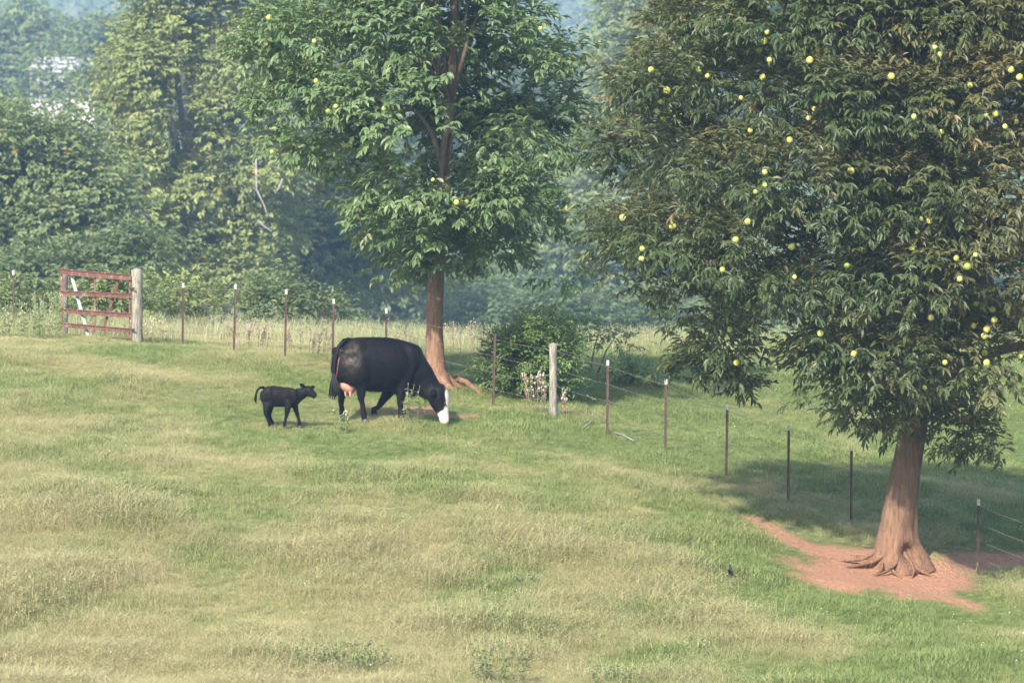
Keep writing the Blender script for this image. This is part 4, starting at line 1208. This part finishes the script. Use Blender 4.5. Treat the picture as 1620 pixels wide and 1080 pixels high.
def calf():
    base = ground_at(445, 676)
    root = empty("calf", base, "small black newborn calf standing left of the cow with tail raised", "calf")
    A = Animal(445, 676, base)
    h = np.array([.98, .18]); nl = np.array([-.18, .98])
    body = MB()
    sec = [(-.325, .635, .56, .035), (-.30, .665, .46, .075), (-.245, .69, .39, .105), (-.17, .70, .345, .12), (-.05, .685, .345, .125), (.06, .668, .345, .125), (.15, .658, .345, .115),
           (.22, .65, .36, .10), (.28, .635, .40, .08), (.33, .61, .46, .05)]
    body.tube([(t * h[0], t * h[1], (a + b) / 2) for t, a, b, w in sec], [((a - b) / 2, w) for t, a, b, w in sec], 18, side=(nl[0], nl[1], 0))
    for sd in (-1, 1):
        q = lambda t, l, z: (t * h[0] + l * sd * nl[0], t * h[1] + l * sd * nl[1], z)
        body.ball(q(-.22, .05, .54), (.10, .07, .14)); body.ball(q(.2, .05, .52), (.08, .06, .13))
        body.ball(q(-.2, .07, .655), (.035, .03, .03))
    nk = [(460, 630, .03, .15, .10), (469, 626, .05, .125, .085), (477, 622, .06, .098, .072), (484, 618.5, .06, .08, .064)]
    body.tube([A(u, v, y) for u, v, y, a, b in nk], [(a, b) for *_, a, b in nk], 14, side=(nl[0], nl[1], 0))
    hd = [(481, 614, .06, .055, .058), (485.5, 616, .06, .085, .074), (489, 619, .05, .086, .07), (492.5, 621.5, .04, .07, .06), (495.5, 624, .035, .056, .052), (498, 625.8, .03, .05, .046), (499.5, 627, .03, .036, .038)]
    body.tube([A(u, v, y) for u, v, y, a, b in hd], [(a, b) for *_, a, b in hd], 14, side=(nl[0], nl[1], 0))
    def leg(pts, rad, foot):
        P = [A(*p) for p in pts]; gz = A.ground(foot[0], foot[1])
        P.append(np.array([foot[0], foot[1], gz + .075])); P.append(np.array([foot[0] + .006, foot[1], gz + .025]))
        body.tube(P, rad + [.027, .028], 10)
        hb = MB()
        for sd in (-.011, .011):
            c = np.array([foot[0] + .01, foot[1] + sd, gz])
            hb.tube([c + (-.003, 0, .035), c + (.003, 0, .015), c + (.01, 0, 0)], [(.024, .013), (.028, .014), (.033, .015)], 8, side=(0, 1, 0))
        hb.build("hoof", M["hoof"], root)
    leg([(421, 626, -.05), (424, 641, -.10), (421.5, 650, -.12), (421.5, 655, -.12), (424, 662, -.12)], [(.08, .05), (.078, .05), (.05, .036), (.038, .03), .026], (-.19, -.12))
    leg([(424, 630, .05), (428, 641, .05), (426, 651, .05), (426, 656, .05), (428, 663, .05)], [(.10, .05), (.07, .045), (.045, .034), (.036, .028), .025], (-.145, .04))
    leg([(458, 634, -.08), (455.5, 646, -.08), (454, 655, -.08), (452.5, 661, -.08)], [(.075, .05), (.05, .04), (.034, .032), (.026, .025)], (.055, -.08))
    leg([(464, 634, .10), (467.5, 645, .10), (470, 654, .10), (471.5, 660, .10)], [(.075, .05), (.048, .04), (.034, .032), (.026, .025)], (.30, .10))
    bd = remeshed("body", body, .0105, 9, M["calf_hide"], root, lambda co: {"white": np.zeros(len(co)), "pink": np.zeros(len(co)), "mud": .1 * (co[:, 2] > .3)},
                  lambda co: .012 * (fbm(co[:, 0] * 8 + 9, co[:, 2] * 7, 411, 3) - .5))
    coat(bd, 9000, .022, .0022, M["cow_hair"], root, 6)
    MB().tube([A(418, 612.5, -.03), A(412, 612.5, -.05), A(408, 616, -.07), A(405.5, 623, -.08), A(404.5, 631, -.08), A(405.5, 638, -.07)], [(.026, .022), .021, .019, .020, .024, .006], 9).build("tail", M["calf_hide"], root)
    for (u, v, y, du, dv, dy) in ((482, 612, .02, -7, -5.5, -.06), (490, 613, .10, 7.5, -1.5, .06)):
        a = A(u, v, y); b = A(u + du, v + dv, y + dy)
        MB().tube([a, a * .6 + b * .4, a * .25 + b * .75, b], [(.014, .014), (.034, .012), (.03, .010), (.008, .006)], 10, side=(0, 1, .2)).build("ear", M["calf_hide"], root)
    for (u, v, y) in ((490.5, 617.5, -.005), (491.5, 617.5, .1)):
        MB().ball(A(u, v, y), (.011, .01, .011), 8, 6).build("eye", M["eye"], root)
calf()

# ---------------------------------------------------------------- the low flying bird
def bird():
    p = at(1157, 911, 86.5)
    m = plain("dark bird feathers", (.008, .009, .014), .8, .3, 30, 0)
    root = empty("bird", p, "small dark swallow skimming the grass with its wing raised, left of the red earth", "bird", rz=3.0)
    b = MB(); b.tube([(-.05, 0, .0), (-.03, 0, 0), (0, 0, 0), (.035, 0, .004), (.055, 0, .008), (.07, 0, .006), (.082, 0, .002)], [.008, .017, .022, .018, .015, .010, .002], 10)
    b.build("body", m, root)
    for sd in (-1, 1):
        V = []; F = []
        prof = [(0, .035, -.035), (.05, .040, -.030), (.10, .038, -.012), (.17, .034, .018)]
        ang = math.radians(80 if sd < 0 else 40)
        for k, (l, a, c) in enumerate(prof):
            for xx in (a, c):
                for tz in (-.0018, .0018):
                    V.append((xx, sd * l * math.cos(ang), l * math.sin(ang) + tz + .008))
        for k in range(3):
            o = 4 * k
            F += [(o, o + 2, o + 6, o + 4), (o + 1, o + 5, o + 7, o + 3), (o, o + 4, o + 5, o + 1), (o + 2, o + 3, o + 7, o + 6)]
        mesh_np("wing", V, F, m, root)
    t = MB(); t.beam((-.045, 0, 0), (-.10, .022, .0), .016, .004); t.beam((-.045, 0, 0), (-.10, -.022, .0), .016, .004)
    t.build("tail", m, root, False)
bird()

# ---------------------------------------------------------------- bushes and weeds near the fence
def bush(label, blobs, d, leafmat, leaf, dens, stems=14, seed=0, spiky=None):
    r = np.random.default_rng(seed)
    bl = blobs_from_px(blobs, d, max(b[2] for b in blobs) * 2, np.mean([b[0] for b in blobs]), np.mean([b[1] for b in blobs]), r, .6, .2, True)
    cu = np.mean([b[0] for b in blobs]); x = at(cu, 600, d)[0]
    base = np.array([x, d, float(land(x, d))])
    root = empty("bush", base, label, "bush")
    P, D, C = crown_sprays(bl, leaf * 2.2, dens, 4, r, .7, .25)
    k = P[:, 2] > land(P[:, 0], P[:, 1]) + .02
    P, D, C = P[k], D[k], C[k]
    pos, dr, up, ln, wd, tint = sprays_to_leaves(P, D, C, r, 7, leaf * 2.4, leaf, leaf * .45, .15, 1.0)
    V, Fc = leaves_mesh(pos - base, dr, up, ln, wd, (L4V, L4F))
    mesh_np("foliage", V, Fc, leafmat, root, {"tint": np.repeat(tint, 5), "aged": np.zeros(len(V))})
    st = MB()
    for i in range(stems):
        b = bl[r.integers(len(bl))]
        e = b[0] + norm(r.normal(size=3)) * b[1] * .9; e[2] = max(e[2], base[2] + .2)
        s0 = np.array([r.normal() * .15, r.normal() * .15, -.05]); e = e - base
        st.tube([s0, s0 * .5 + e * .5 + np.array([0, 0, .1]), e], [.02, .013, .004], 6)
    st.build("stems", M["bark_dark"], root)
    return root
BUSHM = leaf_mat("hedge bush leaves", (.05, .095, .022), (.10, .17, .045), (.19, .26, .08), (.26, .24, .09), .3, .5, .98)
db = ground_at(850, 626)[1]
bush("dense round green bush behind the wooden fence post, right of the middle tree",
     [(850, 555, 48), (810, 570, 38), (883, 562, 32), (848, 527, 30), (875, 512, 18), (800, 548, 24), (795, 600, 26), (850, 600, 34), (885, 602, 24), (905, 545, 14), (780, 575, 16), (835, 510, 10)], db, BUSHM, .075, 34, 20, 5)
db2 = ground_at(985, 606)[1]
bush("small low green bush in the far pasture, right of the round bush", [(985, 585, 18), (1010, 592, 15), (968, 594, 12), (1030, 596, 9), (1000, 600, 14)], db2, BUSHM, .06, 34, 8, 6)
# loose arching creeper behind the bush
BR = leaf_mat("creeper leaves", (.07, .11, .03), (.11, .17, .045), (.19, .25, .08), (.25, .2, .08), .3, .5, .98)
bush("loose yellow green brambles arching from behind the round bush", [(940, 520, 20), (960, 535, 15), (925, 505, 16), (985, 530, 9), (1000, 545, 8), (905, 498, 12)], db + 6, BR, .08, 9, 2, 7)

def weed(label, name, cat, u, v, height, n, spread, mat_stem, leaf=None, flower=None, leafmat=None, seed=0, group=None, branch=3, flowers_per=1.0, fsize=.013, leafn=6, lean=.2):
    r = np.random.default_rng(seed + 500)
    b = ground_at(u, v); root = empty(name, b, label, cat, group)
    st = MB(); LP, LD = [], []; tips = []
    for i in range(n):
        a = r.random() * 6.283; q = spread * math.sqrt(r.random())
        s0 = np.array([q * math.cos(a), q * math.sin(a), -.03]); h = height * r.uniform(.65, 1.05)
        ln = np.array([math.cos(a), math.sin(a), 0]) * lean * h * r.random()
        e = s0 + ln + np.array([0, 0, h]); m_ = s0 + ln * .35 + np.array([r.normal() * .01, 0, h * .55])
        st.tube([s0, m_, e], [.0045, .0035, .002], 5); tips.append(e)
        for k in range(branch):
            t = r.uniform(.45, .9); p = s0 + (e - s0) * t
            aa = r.random() * 6.283; ee = p + np.array([math.cos(aa) * .3, math.sin(aa) * .3, .8]) * height * r.uniform(.12, .28)
            st.tube([p, (p + ee) / 2 + np.array([math.cos(aa), math.sin(aa), 0]) * .012, ee], [.0038, .003, .002], 4); tips.append(ee)
        for k in range(leafn):
            t = r.uniform(.1, .95); LP.append(s0 + (e - s0) * t); aa = r.random() * 6.283
            LD.append([math.cos(aa), math.sin(aa), r.uniform(-.1, .7)])
    st.build("stem", mat_stem, root)
    if leaf:
        LP, LD = np.array(LP), np.array(LD); L = leaf * r.uniform(.6, 1.2, len(LP))
        V, F = leaves_mesh(LP, LD, np.tile([0, 0, 1.], (len(LP), 1)) + r.normal(size=(len(LP), 3)) * .3, L, L * .38)
        mesh_np("leaves", V, F, leafmat, root, {"tint": np.repeat(r.random(len(LP)), 8), "aged": np.zeros(len(V))})
    if flower:
        fl = None
        for t in tips:
            if r.random() < flowers_per: 
                k = fsize * r.uniform(.6, 1.15)
                MB().ball((0, 0, 0), (k, k, k * 1.3), 6, 5).build("flower", flower, root, True, loc=tuple(t))
    return root
M["stem_green"] = plain("green weed stem", (.22, .28, .10), .8, .2, 30, 0)
M["stem_brown"] = plain("dry weed stem", (.32, .22, .16), .9, .3, 30, 0)
M["stem_red"] = plain("reddish weed stem", (.20, .13, .10), .9, .3, 30, 0)
M["fl_purple"] = plain("purple thistle bloom", (.42, .18, .50), .8, .2, 30, 0)
M["fl_pale"] = plain("pale seed head", (.42, .39, .31), .9, .15, 30, 0)
M["fl_pink"] = plain("faded pinkish seed head", (.31, .25, .21), .9, .2, 30, 0)
M["fl_white"] = plain("white bloom", (.8, .78, .74), .8, .05, 30, 0)
WL = leaf_mat("weed leaves", (.06, .10, .03), (.10, .16, .05), (.17, .22, .09), (.24, .2, .1), .3, .5, .98)
WLG = leaf_mat("grey green weed leaves", (.055, .07, .035), (.095, .11, .06), (.16, .17, .10), (.2, .18, .1), .25, .5, .98)
weed("tall green thistle with one purple bloom in front of the cow's front leg", "thistle", "weed", 637, 668, .72, 5, .11, M["stem_green"], .10, M["fl_purple"], WL, 1, branch=2, flowers_per=.25, leafn=14)
weed("thin green thistle in front of the cow's chest, between leg and head", "thistle", "weed", 660, 668, .66, 2, .04, M["stem_green"], .08, M["fl_pale"], WL, 2, branch=2, flowers_per=.3, leafn=10, lean=.05)
weed("single thin thistle stalk right beside the cow's lowered neck", "thistle", "weed", 674, 667, .62, 2, .03, M["stem_green"], .07, M["fl_pale"], WL, 3, branch=2, flowers_per=.5, leafn=9, lean=.05)
weed("low leafy weed with pale blooms under the cow's tail", "thistle", "weed", 541, 682, .40, 8, .12, M["stem_green"], .07, M["fl_pale"], WL, 4, branch=2, flowers_per=.35, leafn=10)
weed("pale dry thistle clump with pinkish heads, left of the wooden fence post", "dry_thistle", "weed", 847, 655, .70, 10, .17, M["stem_brown"], .06, M["fl_pink"], WLG, 5, branch=4, flowers_per=.8, fsize=.022, leafn=8)
weed("pale dry thistle stalks just right of the wooden fence post", "dry_thistle", "weed", 884, 662, .50, 6, .09, M["stem_brown"], .05, M["fl_pink"], WLG, 6, branch=4, flowers_per=.7, fsize=.02, leafn=6)
weed("reddish dry stalk beside the post behind the cow's rump", "dry_weed", "weed", 516, 572, .72, 2, .03, M["stem_red"], .05, M["fl_pink"], WLG, 7, branch=5, flowers_per=.9, leafn=12)
weed("reddish dry weeds on the brow, between third and fourth steel posts", "dry_weed", "weed", 400, 552, .50, 9, .4, M["stem_red"], .06, M["fl_pink"], WLG, 8, branch=6, flowers_per=.7, leafn=12, lean=.45)
weed("reddish dry weeds with pale heads on the brow, left of the cow's rump", "dry_weed", "weed", 487, 560, .52, 11, .42, M["stem_red"], .06, M["fl_pink"], WLG, 9, branch=6, flowers_per=.7, leafn=12, lean=.45)
weed("pinkish dry weeds at the foot of the second steel post from the gate post", "dry_weed", "weed", 382, 549, .55, 8, .25, M["stem_brown"], .04, M["fl_pink"], WLG, 10, branch=4, flowers_per=.7, leafn=5)
weed("dry brown weeds right of the gate's wooden post", "dry_weed", "weed", 246, 545, .50, 9, .25, M["stem_brown"], .05, M["fl_pale"], WLG, 11, branch=4, flowers_per=.6, leafn=6)
weed("rank green weeds beside the left end of the gate", "dry_weed", "weed", 75, 536, .85, 26, .45, M["stem_green"], .08, M["fl_pink"], WL, 12, branch=4, flowers_per=.6, leafn=14)
weed("grey green weeds at the left edge under the single steel post", "dry_weed", "weed", 30, 533, .7, 24, .5, M["stem_green"], .08, M["fl_pale"], WLG, 13, branch=3, flowers_per=.5, leafn=14)
weed("thin bare sapling stalk between the fence posts in the far pasture", "bare_sapling", "sapling", 1216, 782, .95, 1, .01, M["stem_brown"], None, None, None, 14, branch=7, leafn=0, lean=.1)
weed("leafy grey green weed patch at the bottom edge, left of centre", "leafy_weed", "weed", 555, 1066, .48, 34, .50, M["stem_green"], .06, None, WLG, 15, branch=3, leafn=26, lean=.4)
weed("sparse leafy weed left of the weed patch at the bottom edge", "leafy_weed", "weed", 468, 1060, .42, 16, .38, M["stem_green"], .055, None, WLG, 16, branch=3, leafn=22, lean=.4)
weed("leafy upright weed at the bottom edge, just left of centre", "leafy_weed", "weed", 790, 1085, .62, 26, .34, M["stem_green"], .06, None, WLG, 17, branch=3, leafn=26, lean=.35)
weed("low leafy weed at the bottom edge, right of centre", "leafy_weed", "weed", 965, 1092, .44, 16, .34, M["stem_green"], .055, None, WLG, 18, branch=3, leafn=22, lean=.35)
weed("small dark rosette weed in the middle of the lower slope", "leafy_weed", "weed", 832, 925, .24, 12, .12, M["stem_green"], .07, None, WLG, 19, branch=1, leafn=9, lean=.5)
weed("low weeds with faded blooms at lower right of centre", "leafy_weed", "weed", 1100, 1035, .24, 14, .3, M["stem_green"], .05, M["fl_pink"], WL, 20, branch=2, flowers_per=.25, leafn=8)
weed("tall dry stalks poking from the brow left of the middle trunk", "dry_weed", "weed", 645, 566, .72, 9, .5, M["stem_brown"], None, M["fl_pale"], None, 21, branch=3, flowers_per=.8, leafn=0, lean=.1)
weed("tall dry stalks poking from the brow right of the middle trunk", "dry_weed", "weed", 738, 562, .70, 16, .8, M["stem_brown"], None, M["fl_pale"], None, 22, branch=3, flowers_per=.8, leafn=0, lean=.1)

# exposed root / fallen branch beside the middle trunk, pale sticks by the fence
def stick(name, label, cat, pts, rad, material, seed=0):
    P = []
    for (u, v, h) in pts:
        p = ground_at(u, v); p[2] += h; P.append(p)
    b = P[0].copy()
    root = MB().tube(np.array(P) - b, rad, 8, jitter=.25).build(name, material, None, loc=tuple(b))
    tag(root, label, cat)
stick("fallen_branch", "curved brown branch lying in the grass right of the middle trunk", "branch", [(706, 612, .08), (722, 610, .12), (738, 613, .10), (752, 620, .05), (764, 627, .0)], [.07, .06, .05, .04, .02], M["bark_mid"])
stick("fallen_stick", "pale bare stick lying in the grass left of the steel post beyond the wooden post", "stick", [(922, 681, .05), (932, 676, .07), (940, 670, .10)], [.012, .012, .006], M["bark_pale"])
stick("fallen_stick", "longer pale stick lying by the fence, right of the steel post beyond the wooden post", "stick", [(968, 686, .03), (985, 692, .05), (1003, 700, .03)], [.016, .014, .008], M["bark_pale"])

# ---------------------------------------------------------------- haze
_z = lambda nm: np.array([v.co.z for v in bpy.data.objects[nm].data.vertices])
z_lo, z_hi = float(_z("ground").min()) - 1.0, float(max(_z("ground").max(), _z("far_forest").max())) + 1.0
hb = MB().box((0, 1350, (z_lo + z_hi) / 2), (1900, 1900, (z_hi - z_lo) / 2)).build("haze", None, None, False)
hm = bpy.data.materials.new("haze"); hm.use_nodes = True
hn = hm.node_tree
for n in list(hn.nodes):
    if n.type == 'BSDF_PRINCIPLED': hn.nodes.remove(n)
pvn = hn.nodes.new("ShaderNodeVolumePrincipled")
pvn.inputs["Color"].default_value = (.42, .64, 1.0, 1)
pvn.inputs["Density"].default_value = .00036
pvn.inputs["Anisotropy"].default_value = .2
hn.links.new(pvn.outputs[0], hn.nodes["Material Output"].inputs["Volume"])
hb.data.materials.clear(); hb.data.materials.append(hm)
tag(hb, "pale blue summer haze", None, None, "stuff")
